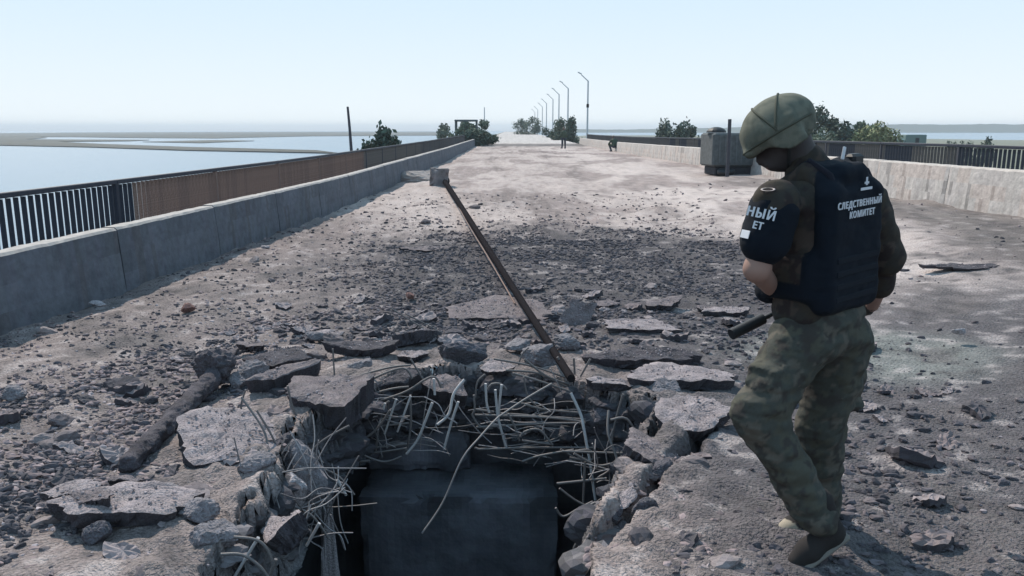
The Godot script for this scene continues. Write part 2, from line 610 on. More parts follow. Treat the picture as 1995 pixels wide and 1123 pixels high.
func build_land():
	var g := Color(0.07, 0.07, 0.056)
	var g2 := Color(0.11, 0.108, 0.086)
	island("marsh", "flat grey green marsh stretching across the left water to the horizon", [[-790.7, -1192.3], [-782.8, -1473.2], [-604.5, -1669.8], [-158.7, -1841.9], [-77.1, -893.8], [-195.0, -781.9], [-226.7, -625.2], [-308.9, -658.2], [-384.7, -714.8], [-420.6, -714.8], [-334.6, -568.3], [-244.5, -520.8], [-225.7, -480.6], [-251.1, -471.5], [-237.6, -430.7], [-192.6, -384.2], [-121.8, -324.1], [-63.4, -274.0], [-60.5, -254.3], [-106.6, -283.4], [-179.8, -337.3], [-244.2, -367.2]], -6.0, 0.35, g, g2, 60.0)
	island("marsh", "narrow grey tongue of marsh in the left water", [[-207.2, -462.7], [-195.5, -520.8], [-151.5, -499.9], [-159.0, -423.4]], -6.0, 0.3, g, g2, 40.0)
	island("riverbank", "green bank beside the far end of the bridge on the left", [[-4.5, -84], [-8, -92], [-15, -130], [-26, -210], [-34, -420], [-4.5, -420]], -6.0, 3.0, Color(0.20, 0.20, 0.155), Color(0.26, 0.26, 0.2), 8.0)
	island("riverbank", "olive grassland behind the right railing of the bridge", [[77.2, -807.2], [191.5, -758.2], [242.6, -641.3], [268.1, -531.9], [277.9, -490.0], [317.5, -438.3]] + [[210, -60], [120, -30], [30, -34], [22, -60], [9.0, -84], [9.0, -520]], -6.0, 1.0, Color(0.17, 0.175, 0.13), Color(0.25, 0.25, 0.18), 14.0)
	# wooded hill line beyond the right water
	var b := MB.new()
	for k in 220:
		var x := 100.0 + k * 9.0
		var x2 := x + 9.0
		var hh := func(xx: float) -> float:
			return 5.5 + 9.5 * smooth(150, 720, xx) + 1.6 * n1.get_noise_2d(xx * 0.006, 3.0) + 0.9 * n1.get_noise_2d(xx * 0.05, 9.0)
		var z := -1500.0
		var cc := Color(0.085, 0.10, 0.07)
		var a0 := Vector3(x, -6, z + 40); var a1 := Vector3(x2, -6, z + 40)
		var b0 := Vector3(x, -6 + hh.call(x), z); var b1 := Vector3(x2, -6 + hh.call(x2), z)
		b.quad(a0, b0, b1, a1, cc)
		b.quad(b0, b0 + Vector3(0, -10, -200), b1 + Vector3(0, -10, -200), b1, cc)
	var o := put("hills", b.mesh(), M.land)
	tag(o, "low blue grey wooded hills on the right horizon", "", "", "structure")

# ---------------------------------------------------------------- road deck
func deck_color(x: float, z: float, d: float, y: float, h: float) -> Color:
	var w := n3.get_noise_2d(x * 2.2, z * 1.4)
	var w2 := n3.get_noise_2d(x * 9.0 + 30, z * 7.0)
	var w3 := n3.get_noise_2d(x * 30.0, z * 30.0 + 70)
	var dust := Color(0.46, 0.395, 0.37)
	var dirt := Color(0.22, 0.188, 0.182)
	var ash := Color(0.078, 0.073, 0.08)
	var pale := Color(0.56, 0.49, 0.46)
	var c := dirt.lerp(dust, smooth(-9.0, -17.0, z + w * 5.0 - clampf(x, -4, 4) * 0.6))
	# pale wheel track sweeping along the right side
	var tx := 4.4 - 0.01 * (z + 10) * (z + 10) * (1.0 if z > -10 else 0.03)
	c = c.lerp(pale, 0.8 * smooth(1.7, 0.4, absf(x - tx) + w * 0.9) * smooth(-5.5, -7.5, z))
	c = c.lerp(pale, 0.45 * smooth(-14.0, -24.0, z) * smooth(-0.2, 0.5, w2 + w))
	var st := n3.get_noise_2d(x * 3.0 + 90, z * 1.1)
	c = c.lerp(Color(0.25, 0.205, 0.195), 0.7 * smooth(0.0, 0.25, st) * smooth(-9.0, -13.0, z))
	for tk in [[-0.6, 0.5, 0.16], [1.3, 0.9, 0.13], [2.9, 0.7, 0.17]]:
		var cx: float = tk[0] + tk[1] * sin(z * tk[2] + tk[0]) + w * 0.4
		c = c.lerp(Color(0.22, 0.185, 0.175), 0.8 * smooth(0.42, 0.1, absf(x - cx)) * smooth(-12.0, -17.0, z) * smooth(-0.3, 0.2, w2 + st))
	# dark fallout thrown over the road beyond the crater, and over the near right
	var e := Vector2((x - 0.9) / 3.3, (z + 10.0) / 3.7).length()
	c = c.lerp(ash, 0.95 * smooth(1.25, 0.7, e + w * 0.35 + w2 * 0.2))
	c = c.lerp(Color(0.092, 0.088, 0.096), 0.92 * smooth(0.4, 1.3, x + w * 0.5) * smooth(-8.3, -6.3, z + w * 0.8))
	c = c.lerp(Color(0.21, 0.225, 0.215), 0.75 * smooth(1.0, 0.3, Vector2((x - 2.7) / 1.1, (z + 5.9) / 0.9).length() + w * 0.4))
	c = c.lerp(Color(0.10, 0.095, 0.09), 0.6 * smooth(5.2, 6.4, x + w * 0.8) * smooth(-30.0, -16.0, z))
	c = c.lerp(Color(0.15, 0.135, 0.135), 0.7 * smooth(0.25, -0.35, w2 + 0.2) * smooth(-16.0, -8.0, z))
	c = c.lerp(Color(0.40, 0.36, 0.35), 0.45 * smooth(0.25, 0.5, w3 + w2 * 0.4))
	c = c.lerp(Color(0.09, 0.085, 0.09), 0.55 * smooth(-0.22, -0.5, w3 + w2 * 0.3) * smooth(-30, -10, z))
	# dark repair strip across the far end
	c = c.lerp(Color(0.12, 0.12, 0.12), 0.8 * smooth(-76.0, -80.0, z) * smooth(-92.0, -88.0, z))
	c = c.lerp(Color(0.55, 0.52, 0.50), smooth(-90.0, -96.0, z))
	c *= 1.0 + 0.25 * w3 + 0.15 * w2
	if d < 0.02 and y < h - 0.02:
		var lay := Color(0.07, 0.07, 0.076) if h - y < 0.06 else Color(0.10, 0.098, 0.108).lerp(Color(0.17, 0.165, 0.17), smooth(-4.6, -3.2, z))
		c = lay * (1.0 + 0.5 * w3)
	c.a = 1
	return c

func build_deck():
	# column positions as offsets that follow the road edges: fine round the crater
	var cols := PackedFloat32Array()
	var x := -5.2
	while x < 8.2:
		cols.append(x)
		x += 0.016 if x > -2.3 and x < 1.7 else (0.035 if x < 4.0 else 0.055)
	var rows := PackedFloat32Array()
	var z := 4.0
	while z > -420.0:
		rows.append(z)
		if z > -1.7: z -= 0.12
		elif z > -6.4: z -= 0.016
		elif z > -9.0: z -= 0.03
		else: z -= 0.03 + (absf(z) - 9.0) * 0.022
	var nc := cols.size()
	var b := MB.new()
	var ds := PackedFloat32Array()
	for zz in rows:
		var l := along(LEFT, zz) - 0.05
		var r := along(RIGHT, zz) + 0.05
		for i in nc:
			var xx := cols[i]
			if i == 0 or xx < l: xx = minf(l, xx) if i == 0 else l
			if xx > r: xx = r
			if i == 0: xx = l - 0.02
			var h := ground_h(xx, zz)
			var d := crater_d(xx, zz)
			var y := h
			if d < 0.9 and d > 0.0:
				y += (1.0 - d / 0.9) * (0.03 + 0.07 * absf(n2.get_noise_2d(xx * 4.0 + 9, zz * 4.0)) + 0.05 * n2.get_noise_2d(xx * 11.0, zz * 11.0))
				h = y
			if d <= 0.0:
				h += 0.04
				y = h - 0.42 * clampf(-d / 0.085, 0, 1) + 0.03 * n2.get_noise_2d(xx * 20.0, zz * 20.0 + 5)
			if d < -0.005:
				xx += n2.get_noise_2d(xx * 16.0 + 7, y * 40.0 + zz * 5.0) * 0.05
			ds.append(d)
			b.v.append(Vector3(xx, y, zz + (n2.get_noise_2d(zz * 16.0 + 30, y * 40.0 + xx * 5.0) * 0.05 if d < -0.005 else 0.0)))
			b.n.append(Vector3.UP)
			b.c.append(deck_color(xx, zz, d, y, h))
	var m := rows.size()
	for j in m - 1:
		for i in nc - 1:
			var p := j * nc + i
			if ds[p] < -0.11 and ds[p + 1] < -0.11 and ds[p + nc] < -0.11 and ds[p + nc + 1] < -0.11: continue
			if b.v[p].x >= b.v[p + 1].x - 1e-5: continue
			b.ix.append_array([p, p + nc, p + 1, p + 1, p + nc, p + nc + 1])
	# smooth normals
	var nn := PackedVector3Array()
	nn.resize(b.v.size())
	for i in range(0, b.ix.size(), 3):
		var a := b.v[b.ix[i]]
		var q := (b.v[b.ix[i + 2]] - a).cross(b.v[b.ix[i + 1]] - a)
		for k in 3: nn[b.ix[i + k]] += q
	for i in nn.size(): b.n[i] = nn[i].normalized() if nn[i].length_squared() > 0 else Vector3.UP
	var o := put("bridge_deck", b.mesh(), M.deck)
	tag(o, "dusty broken road surface of the bridge with a crater blown through it", "", "", "structure")
	# lumps of broken concrete still held in the rim
	var lumps := []
	for k in 8:
		var a: Color = Color(0.075, 0.073, 0.08) if k < 5 else Color(0.15, 0.142, 0.145)
		lumps.append(rock_mesh(2100 + k, Vector3(1, 0.8, 0.8), 2, 7, 0.12, a * 0.75, a * 1.3))
	for i in crater.size():
		var p := crater[i]
		var q := crater[(i + 1) % crater.size()]
		if p.y > -2.6 or q.y > -2.6: continue
		var inward := (q - p).orthogonal().normalized()
		if Geometry2D.is_point_in_polygon((p + q) * 0.5 + inward * 0.02, crater) == false: inward = -inward
		var parts := maxi(1, int(p.distance_to(q) / 0.115))
		for k in parts:
			for row in 3:
				var f := p.lerp(q, (k + rng.randf()) / parts) + inward * (rng.randf_range(-0.03, 0.03) + 0.02 * row)
				var s := rng.randf_range(0.13, 0.25)
				var near := f.y > -4.3
				put("broken_edge", lumps[rng.randi() % 5 + (3 if near else 0)], M.rock, o, Vector3(f.x, -0.08 - 0.13 * row + rng.randf_range(-0.03, 0.03), f.y), Basis.from_euler(Vector3(rng.randf() * 0.8, rng.randf() * TAU, rng.randf() * 0.8)).scaled(Vector3(s * 1.2, s * rng.randf_range(0.5, 0.9), s)))
	# footways outside the parapets and the edge beams of the deck
	for side in [-1, 1]:
		var e := MB.new()
		var zz := 4.0
		while zz > -90.0:
			var z2 := zz - 4.0
			var t: Array = LEFT if side < 0 else RIGHT
			var x1: float = along(t, zz) + side * 0.27
			var x2: float = along(t, z2) + side * 0.27
			var y1 := 0.05 + (along(ELEV, zz) if side > 0 else 0.0)
			var y2 := 0.05 + (along(ELEV, z2) if side > 0 else 0.0)
			var o1 := Vector3(side * 1.25, 0, 0)
			var dn := Vector3(0, -1.1, 0)
			var p := [Vector3(x1, y1, zz), Vector3(x2, y2, z2), Vector3(x2, y2, z2) + o1, Vector3(x1, y1, zz) + o1]
			if side < 0: e.quad(p[3], p[2], p[1], p[0], Color(0.25, 0.24, 0.23))
			else: e.quad(p[0], p[1], p[2], p[3], Color(0.25, 0.24, 0.23))
			if side < 0: e.quad(p[3] + dn, p[2] + dn, p[2], p[3], Color(0.25, 0.24, 0.23))
			else: e.quad(p[3], p[2], p[2] + dn, p[3] + dn, Color(0.25, 0.24, 0.23))
			zz = z2
		var f := put("footway", e.mesh(), M.concrete)
		tag(f, "narrow concrete footway between the %s parapet and its railing" % ("left" if side < 0 else "right"), "", "", "structure")
	var em := MB.new()
	for side in [-1, 1]:
		var x0 := -3.7 if side < 0 else 7.5
		em.quad(Vector3(x0, -0.05, -88), Vector3(x0 + side * 9, -2.6, -88), Vector3(x0 + side * 9, -2.6, -420), Vector3(x0, -0.05, -420), Color(0.24, 0.235, 0.2))
	var eo := put("embankment", em.mesh(), M.land)
	tag(eo, "sloping embankment carrying the road beyond the end of the bridge", "", "", "structure")

func build_pit():
	# what the hole opens onto: pier head and girders, boxed in by added walls against light
	var o := Node3D.new()
	o.name = "bridge_pier"
	add_child(o)
	tag(o, "dark concrete pier and girders seen inside the crater under the deck", "", "", "structure")
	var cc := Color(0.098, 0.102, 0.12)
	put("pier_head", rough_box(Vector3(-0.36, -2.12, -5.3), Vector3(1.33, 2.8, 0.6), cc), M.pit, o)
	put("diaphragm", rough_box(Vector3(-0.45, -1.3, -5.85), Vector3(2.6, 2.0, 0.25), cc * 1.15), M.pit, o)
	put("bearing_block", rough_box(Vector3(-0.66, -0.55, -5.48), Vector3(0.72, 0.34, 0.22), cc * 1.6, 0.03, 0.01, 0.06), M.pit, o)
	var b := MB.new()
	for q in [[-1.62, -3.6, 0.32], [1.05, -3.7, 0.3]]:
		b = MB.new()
		b.box(Vector3(q[0], -1.92, q[1]), Vector3(q[2], 3.0, 5.2), Basis(), 0.03, cc)  # deepened to meet the floor and shut out light
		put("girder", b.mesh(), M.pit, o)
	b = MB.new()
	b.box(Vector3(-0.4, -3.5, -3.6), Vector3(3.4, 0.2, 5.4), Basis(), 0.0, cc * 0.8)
	put("bottom_slab", b.mesh(), M.pit, o)  # added floor, closes the hole against light from below
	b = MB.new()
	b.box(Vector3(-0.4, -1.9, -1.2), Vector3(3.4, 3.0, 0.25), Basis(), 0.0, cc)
	put("diaphragm", b.mesh(), M.pit, o)  # added near wall, out of view, keeps the hole dark

# ---------------------------------------------------------------- parapets
func block_mesh(sd: int, ln: float, h: float, lit: bool) -> ArrayMesh:
	# precast parapet block: road face at x = 0, running along -z, slightly battered, with streaks and chipped edges
	var b := MB.new()
	var c0 := Color(0.112, 0.119, 0.14) if not lit else Color(0.43, 0.40, 0.385)  # shaded left and sunlit right tones of one concrete, put into the colour
	var prof := [[0.0, 0.0], [0.012, h * 0.3], [0.03, h * 0.62], [0.05, h - 0.025], [0.075, h], [0.225, h], [0.25, h - 0.025], [0.26, 0.0]]
	var m := 28
	var ny := prof.size()
	var grid := []
	for i in m + 1:
		var z := -ln * i / m
		var e := minf(i, m - i)
		var row := []
		for k in ny:
			var p := Vector3(-prof[k][0], prof[k][1], z)
			p.x += n2.get_noise_3d(z * 5 + sd * 9, p.y * 6, sd) * 0.012
			if k >= 3 and k <= 6: p.y += minf(0.0, n2.get_noise_2d(z * 9 + sd * 13, k * 0.6)) * 0.014
			if e == 0: p.x -= 0.012 if k < 5 else -0.012
			row.append(p)
		grid.append(row)
	for i in m:
		for k in ny - 1:
			var z: float = grid[i][k].z
			var y: float = (grid[i][k].y + grid[i][k + 1].y) * 0.5
			var st := n2.get_noise_2d(z * 7.0 + sd * 31, y * 0.9)
			var bl := n1.get_noise_2d(z * 0.9 + sd * 5, y * 2.0)
			var c := c0 * (1.0 + 0.10 * st + 0.2 * bl)
			if st > 0.33: c = c.lerp(Color(0.085, 0.08, 0.08), 0.45)
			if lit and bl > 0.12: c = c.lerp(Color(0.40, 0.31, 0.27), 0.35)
			if k >= 3 and k <= 5: c = c.lerp(Color(0.42, 0.385, 0.36), 0.75)  # top edge painted paler, as if catching the sun
			c.a = 1
			b.quad(grid[i][k], grid[i][k + 1], grid[i + 1][k + 1], grid[i + 1][k], c)
	for i in [0, m]:
		var r: Array = grid[i]
		for k in range(1, ny - 1):
			if i == 0: b.tri(r[0], r[k + 1], r[k], c0)
			else: b.tri(r[0], r[k], r[k + 1], c0)
	return b.mesh()

func build_parapets():
	var ln := 2.45
	for side in [-1, 1]:
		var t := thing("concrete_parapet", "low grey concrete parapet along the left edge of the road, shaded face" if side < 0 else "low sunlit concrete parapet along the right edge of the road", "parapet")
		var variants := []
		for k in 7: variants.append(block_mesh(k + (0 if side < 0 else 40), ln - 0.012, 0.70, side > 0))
		var z := 1.35 if side < 0 else -4.0
		var tb: Array = LEFT if side < 0 else RIGHT
		var i := 0
		while z > -88.0:
			var z2 := z - ln
			var a := Vector3(along(tb, z), -0.03 + (along(ELEV, z) if side > 0 else 0.0), z)
			var d := Vector3(along(tb, z2), -0.03 + (along(ELEV, z2) if side > 0 else 0.0), z2)
			a.y += rng.randf_range(-0.008, 0.008)
			var dir := (d - a).normalized()
			var bs := Basis.looking_at(dir, Vector3.UP)
			if side > 0: bs = bs * Basis(Vector3.UP, PI)
			var at := a if side < 0 else d
			if side > 0: at = d
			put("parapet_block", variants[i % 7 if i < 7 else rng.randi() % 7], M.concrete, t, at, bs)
			z = z2
			i += 1

func build_railings():
	for side in [-1, 1]:
		var t := thing("bridge_railing", "dark and rusty steel railing above the left parapet, beside the open water" if side < 0 else "dark steel railing behind the sunlit right parapet", "railing")
		var tb: Array = LEFT if side < 0 else RIGHT
		var off := 1.0
		var top := MB.new()
		var zz := 2.0 if side < 0 else -6.0
		var z0 := zz
		var pts := []
		while zz > -92.0:
			pts.append(Vector3(along(tb, zz) + side * off, 0.05 + (along(ELEV, zz) if side > 0 else 0.0) * 0.85, zz))
			zz -= 3.05
		var bal := BoxMesh.new()
		bal.size = Vector3(0.055, 0.82, 0.010)
		var post := MB.new()
		post.box(Vector3(0, 0.485, 0), Vector3(0.06, 0.97, 0.07), Basis(), 0.008)
		var pm := post.mesh()
		var count := 0
		var rest := MB.new()
		for i in pts.size() - 1:
			var a: Vector3 = pts[i]
			var d: Vector3 = pts[i + 1]
			var dir := (d - a).normalized()
			var bs := Basis.looking_at(dir, Vector3.UP)
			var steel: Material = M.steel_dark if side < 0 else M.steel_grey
			if side < 0 and a.z < -11.0 and a.z > -25.0: steel = M.rust2
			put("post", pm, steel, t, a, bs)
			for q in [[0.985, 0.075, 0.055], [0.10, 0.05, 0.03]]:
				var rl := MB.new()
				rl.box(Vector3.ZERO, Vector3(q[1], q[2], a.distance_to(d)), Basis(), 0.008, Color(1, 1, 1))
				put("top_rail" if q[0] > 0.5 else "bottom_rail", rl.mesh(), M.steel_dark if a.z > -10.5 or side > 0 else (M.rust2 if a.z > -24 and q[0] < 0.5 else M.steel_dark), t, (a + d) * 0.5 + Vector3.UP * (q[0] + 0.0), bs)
			var m := 26
			for k in range(1, m):
				var p := a.lerp(d, float(k) / m) + Vector3.UP * 0.54
				if count < 300:
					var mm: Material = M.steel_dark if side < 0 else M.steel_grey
					var f := p.z
					if side < 0 and f < -10.6 and f > -25.0: mm = M.rust if rng.randf() < 0.6 + 0.8 * n1.get_noise_2d(p.z * 0.5, 4.0) else M.rust2
					if side < 0 and f <= -25.0: mm = M.rust_grey
					if side > 0: mm = M.rust_grey if n1.get_noise_2d(p.z * 0.3, 8.0) < 0.12 else M.steel_grey
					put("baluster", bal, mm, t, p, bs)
					if p.z < -3.0: count += 1
				else:
					rest.box(p, bal.size, bs, 0.0, Color(0.11, 0.10, 0.10))
		var ro := put("far_balusters", rest.mesh(), M.plain, t)
		ro.set_meta("kind", "stuff")

# ---------------------------------------------------------------- far things
func lamp_post(at: Vector3, label: String, group: String, fat := 1.0, arm := true, extra := false):
	var t := thing("lamp_post", label, "lamp post", at, Basis(), group)
	var b := MB.new()
	b.tube(PackedVector3Array([Vector3(0, 0, 0), Vector3(0, 4, 0), Vector3(0, 8.3, 0)]), 0.13 * fat, 0.09 * fat, 8)
	put("pole", b.mesh(), M.lamp, t)
	if not arm: return
	b = MB.new()
	b.tube(PackedVector3Array([Vector3(0, 8.25, 0), Vector3(-0.45, 8.65, 0), Vector3(-0.95, 9.1, 0)]), 0.07 * fat, 0.06 * fat, 7)
	put("arm", b.mesh(), M.lamp, t)
	b = MB.new()
	b.box(Vector3(-1.15, 9.3, 0), Vector3(0.6, 0.14, 0.3), Basis(Vector3(0, 0, 1), -0.45), 0.03)
	put("lamp_head", b.mesh(), M.lamp, t)
	if extra:
		b = MB.new()
		b.box(Vector3(0, 5.0, 0), Vector3(0.34, 0.5, 0.34), Basis(), 0.05)
		put("switch_box", b.mesh(), M.pole, t)

func build_far():
	var zs := [-112.0, -133.0, -156.0, -182.0, -212.0, -245.0, -284.0, -325.0]
	var nm := ["nearest and tallest lamp post right of the far road, with a small box", "second lamp post from the right along the far road", "third lamp post from the right along the far road", "fourth lamp post from the right along the far road", "fifth lamp post from the right, fading in the haze", "sixth lamp post from the right, fading in the haze", "seventh lamp post from the right, very faint", "farthest faint lamp post of the row near the trees"]
	for i in zs.size():
		lamp_post(Vector3(10.3 if i == 0 else 8.9 + 0.15 * (i % 2), -0.3, zs[i]), nm[i], "lamp posts along the right of the far road", 1.1, true, i == 0)
	var b := MB.new()
	b.tube(PackedVector3Array([Vector3(0, -0.3, 0), Vector3(0.0, 2.0, 0), Vector3(0, 5.2, 0)]), 0.12, 0.08, 8)
	var o := put("bare_pole", b.mesh(), M.lamp, self, Vector3(-4.7, 0, -140))
	tag(o, "thin pale bare pole beyond the left bushes at the bridge end", "pole")
	# bare dark pole standing behind the left railing
	var t := MB.new()
	t.tube(PackedVector3Array([Vector3(-5.028, 0.944, -25.500), Vector3(-5.055, 1.700, -25.500), Vector3(-5.092, 2.355, -25.500)]), 0.05, 0.035, 8)
	o = put("bare_pole", t.mesh(), M.steel_grey)
	tag(o, "thin dark leaning pole rising from the left railing", "pole")
	# cabin or stop frame hidden in the bushes at the end of the left parapet
	var c := thing("shelter", "dark flat roofed shelter in the bushes at the end of the left parapet", "shelter", Vector3(-4.9, -0.1, -88))
	b = MB.new()
	b.box(Vector3(0, 2.6, 0), Vector3(2.4, 0.2, 2.2), Basis(), 0.03)
	put("roof", b.mesh(), M.lamp_dark, c)  # roof and posts in a paler grey that stands in for haze
	for q in [[-1.1, -1.0], [1.1, -1.0], [-1.1, 1.0], [1.1, 1.0]]:
		b = MB.new()
		b.box(Vector3(q[0], 1.27, q[1]), Vector3(0.14, 2.54, 0.14))
		put("post", b.mesh(), M.lamp_dark, c)
	build_truck()
	var hp := put("sand_heap", rock_mesh(3301, Vector3(1.5, 0.6, 1.2), 3, 5, 0.05, Color(0.30, 0.27, 0.24), Color(0.4, 0.36, 0.33)), M.rock, self, Vector3(-3.152, 0.050, -26.804))
	tag(hp, "pale heap of sand and stones against the left parapet beside the lamp footing", "heap")

func build_truck():
	var at := Vector3(57.053, -0.994, -118.000)
	at.y = -2.1
	var t := thing("truck", "pale green box truck parked beyond the right railing beside the trees", "truck", at, Basis(Vector3.UP, deg_to_rad(4)))
	var g := mat(Color(0.24, 0.33, 0.30), 0.6, 1.0, null, null, 1.0, false)
	var d := mat(Color(0.11, 0.16, 0.155), 0.7, 1.0, null, null, 1.0, false)
	var b := MB.new()
	b.box(Vector3(0.75, 1.95, 0), Vector3(3.1, 1.9, 2.3), Basis(), 0.08)
	put("cargo_box", b.mesh(), d, t)
	b = MB.new()
	b.box(Vector3(0.7, 0.9, 0), Vector3(3.2, 0.2, 2.2), Basis(), 0.02)
	put("chassis", b.mesh(), M.black, t)
	b = MB.new()
	b.box(Vector3(-1.45, 1.55, 0), Vector3(1.2, 1.5, 2.1), Basis(), 0.12)
	b.box(Vector3(-2.35, 1.1, 0), Vector3(0.9, 0.75, 1.7), Basis(), 0.14)
	var cab := put("cab", b.mesh(), g, t)
	for s in [-1, 1]:
		b = MB.new()
		b.box(Vector3(-1.45, 1.9, s * 1.056), Vector3(0.75, 0.5, 0.02))
		put("window", b.mesh(), M.black, cab)
		b = MB.new()
		b.box(Vector3(0.9, 2.1, s * 1.16), Vector3(0.55, 0.7, 0.02))
		put("window", b.mesh(), M.black, t)
		for x in [-2.0, 0.1, 1.5]:
			b = MB.new()
			b.tube(PackedVector3Array([Vector3(x, 0.5, s * 0.75), Vector3(x, 0.5, s * 1.1)]), 0.5, 0.5, 16)
			put("wheel", b.mesh(), M.black, t)

# ---------------------------------------------------------------- trees
func tree(called: String, label: String, at: Vector3, w: float, h: float, sd: int, leafc: Color, leaf := 0.22, count := 2600, group := ""):
	var r := RandomNumberGenerator.new()
	r.seed = sd
	var t := thing(called, label, "tree" if called.contains("tree") else "bush", at, Basis(), group)
	var tr := MB.new()
	var lobes := []
	var nl := r.randi_range(12, 16)
	for i in nl:
		var a := r.randf() * TAU
		var q := sqrt(r.randf()) * 0.62
		var y := r.randf_range(0.26, 0.64 if called == "bush" else 0.88)
		var rad := r.randf_range(0.18, 0.32)
		q *= sqrt(1.0 - pow((y - 0.45) / 0.62, 2.0)) * 1.05
		lobes.append([Vector3(cos(a) * q * w * 0.5, y * h, sin(a) * q * w * 0.5), Vector3(rad * w * 0.62, rad * h * 0.62, rad * w * 0.62)])
		var p: Vector3 = lobes[-1][0]
		tr.tube(PackedVector3Array([Vector3(r.randf_range(-0.1, 0.1), 0, 0), Vector3(p.x * 0.35, p.y * 0.5, p.z * 0.35), p]), 0.035 * h * 0.35 + 0.02, 0.015, 5)
	put("trunk", tr.mesh(), M.bark, t)
	var b := MB.new()
	for i in count:
		var l: Array = lobes[r.randi() % nl]
		var d := Vector3(r.randfn(), r.randfn(), r.randfn()).normalized() * pow(r.randf(), 0.45)
		if r.randf() < 0.06: d *= 1.35
		var p: Vector3 = l[0] + d * l[1]
		if p.y < 0.05 * h: continue
		var a := Vector3(r.randfn(), r.randfn(), r.randfn()).normalized()
		var e := a.cross(Vector3(r.randfn(), r.randfn(), r.randfn())).normalized()
		var s := leaf * r.randf_range(0.6, 1.3)
		var cc := leafc * r.randf_range(0.7, 1.35)
		cc.a = 1
		b.tri(p - a * s, p + e * s * 0.55, p + a * s, cc)
		b.tri(p - a * s, p + a * s, p - e * s * 0.55, cc)
	put("crown", b.mesh(), M.leaf, t)

func build_trees():
	var dk := Color(0.062, 0.085, 0.066)  # leaf tones lightened to stand in for distance haze
	var md := Color(0.10, 0.125, 0.092)
	var ol := Color(0.15, 0.165, 0.085)
	var list := [[-7.80, -2.60, -48.0, 2.08, 4.36, 0, "bush", "dark rounded bush rising behind the left railing", 3600],
		[-10.61, -2.40, -130.0, 2.32, 5.06, 1, "bush", "small grey green bush left of the roofed shelter", 1200],
		[-5.19, -0.80, -85.0, 2.61, 2.71, 1, "bush", "green bush growing round the roofed shelter", 1800],
		[-4.35, -1.20, -96.0, 2.70, 4.02, 1, "tree", "tallest tree at the end of the left parapet", 2200],
		[-2.87, -0.50, -84.0, 2.15, 2.20, 1, "bush", "low bush spilling over the far left edge of the road", 1800],
		[-4.03, -1.00, -80.0, 2.45, 2.60, 0, "bush", "dark bush in front of the roofed shelter", 1800],
		[2.80, -2.00, -230.0, 4.11, 6.38, 1, "tree", "left of the twin trees at the end of the far road", 1100],
		[5.41, -2.00, -225.0, 4.31, 6.73, 1, "tree", "right of the twin trees at the end of the far road", 1100],
		[7.28, -2.00, -150.0, 2.68, 4.16, 0, "bush", "low dark bush left of the distant standing person", 1100],
		[6.94, -2.40, -120.0, 1.84, 5.35, 1, "tree", "tree behind the distant standing person", 1200],
		[8.52, -2.40, -118.0, 2.41, 5.55, 0, "tree", "dark tree left of the nearest lamp post", 1500],
		[20.38, -5.00, -105.0, 2.95, 7.73, 0, "tree", "left of the two trees behind the right railing", 2200],
		[22.28, -5.00, -104.0, 2.79, 7.47, 0, "tree", "right of the two trees behind the right railing", 2200],
		[20.94, -5.00, -103.0, 3.95, 6.57, 1, "bush", "pale bush at the foot of the two trees behind the right railing", 1600],
		[34.83, -5.00, -90.0, 3.45, 8.57, 0, "tree", "tallest tree of the thicket right of the man", 3200],
		[37.80, -5.00, -92.0, 3.52, 7.71, 1, "tree", "middle tree of the thicket right of the man", 2800],
		[38.40, -5.00, -88.0, 3.48, 7.19, 2, "tree", "olive tree of the thicket right of the man", 2800],
		[39.45, -5.00, -93.0, 2.97, 7.50, 1, "tree", "tree between the middle and the olive tree of the thicket", 2600],
		[43.44, -5.00, -95.0, 2.79, 6.99, 2, "bush", "olive bush beside the green truck", 1800],
		[32.43, -5.00, -86.0, 3.30, 6.96, 1, "bush", "bush of the thicket half hidden by the man's neck", 2000],
		[33.03, -5.00, -82.0, 5.76, 6.30, 1, "bush", "wide low bush along the right railing", 2400],
		[61.21, -4.00, -110.0, 1.26, 4.48, 0, "bush", "small dark bush beyond the right railing, left of a pair", 700],
		[64.37, -4.00, -110.0, 1.26, 4.62, 0, "bush", "small dark bush at the far right beyond the railing", 700],
		[61.80, -4.00, -108.0, 2.07, 3.84, 1, "bush", "low scrub between the two small bushes on the right", 700],
		[60.33, -4.00, -112.0, 1.00, 4.04, 0, "bush", "tiny dark bush right of the green truck", 500]]
	for q in list:
		var c: Color = [dk, md, ol][q[5]]
		tree(q[6], q[7], Vector3(q[0], q[1], q[2]), q[3] * 1.7, q[4] * (1.25 if q[6] == "bush" else 1.02), int(absf(q[0] * 31 + q[2] * 7)), c, 0.018 * q[4] + 0.10, int(q[8] * 1.5))

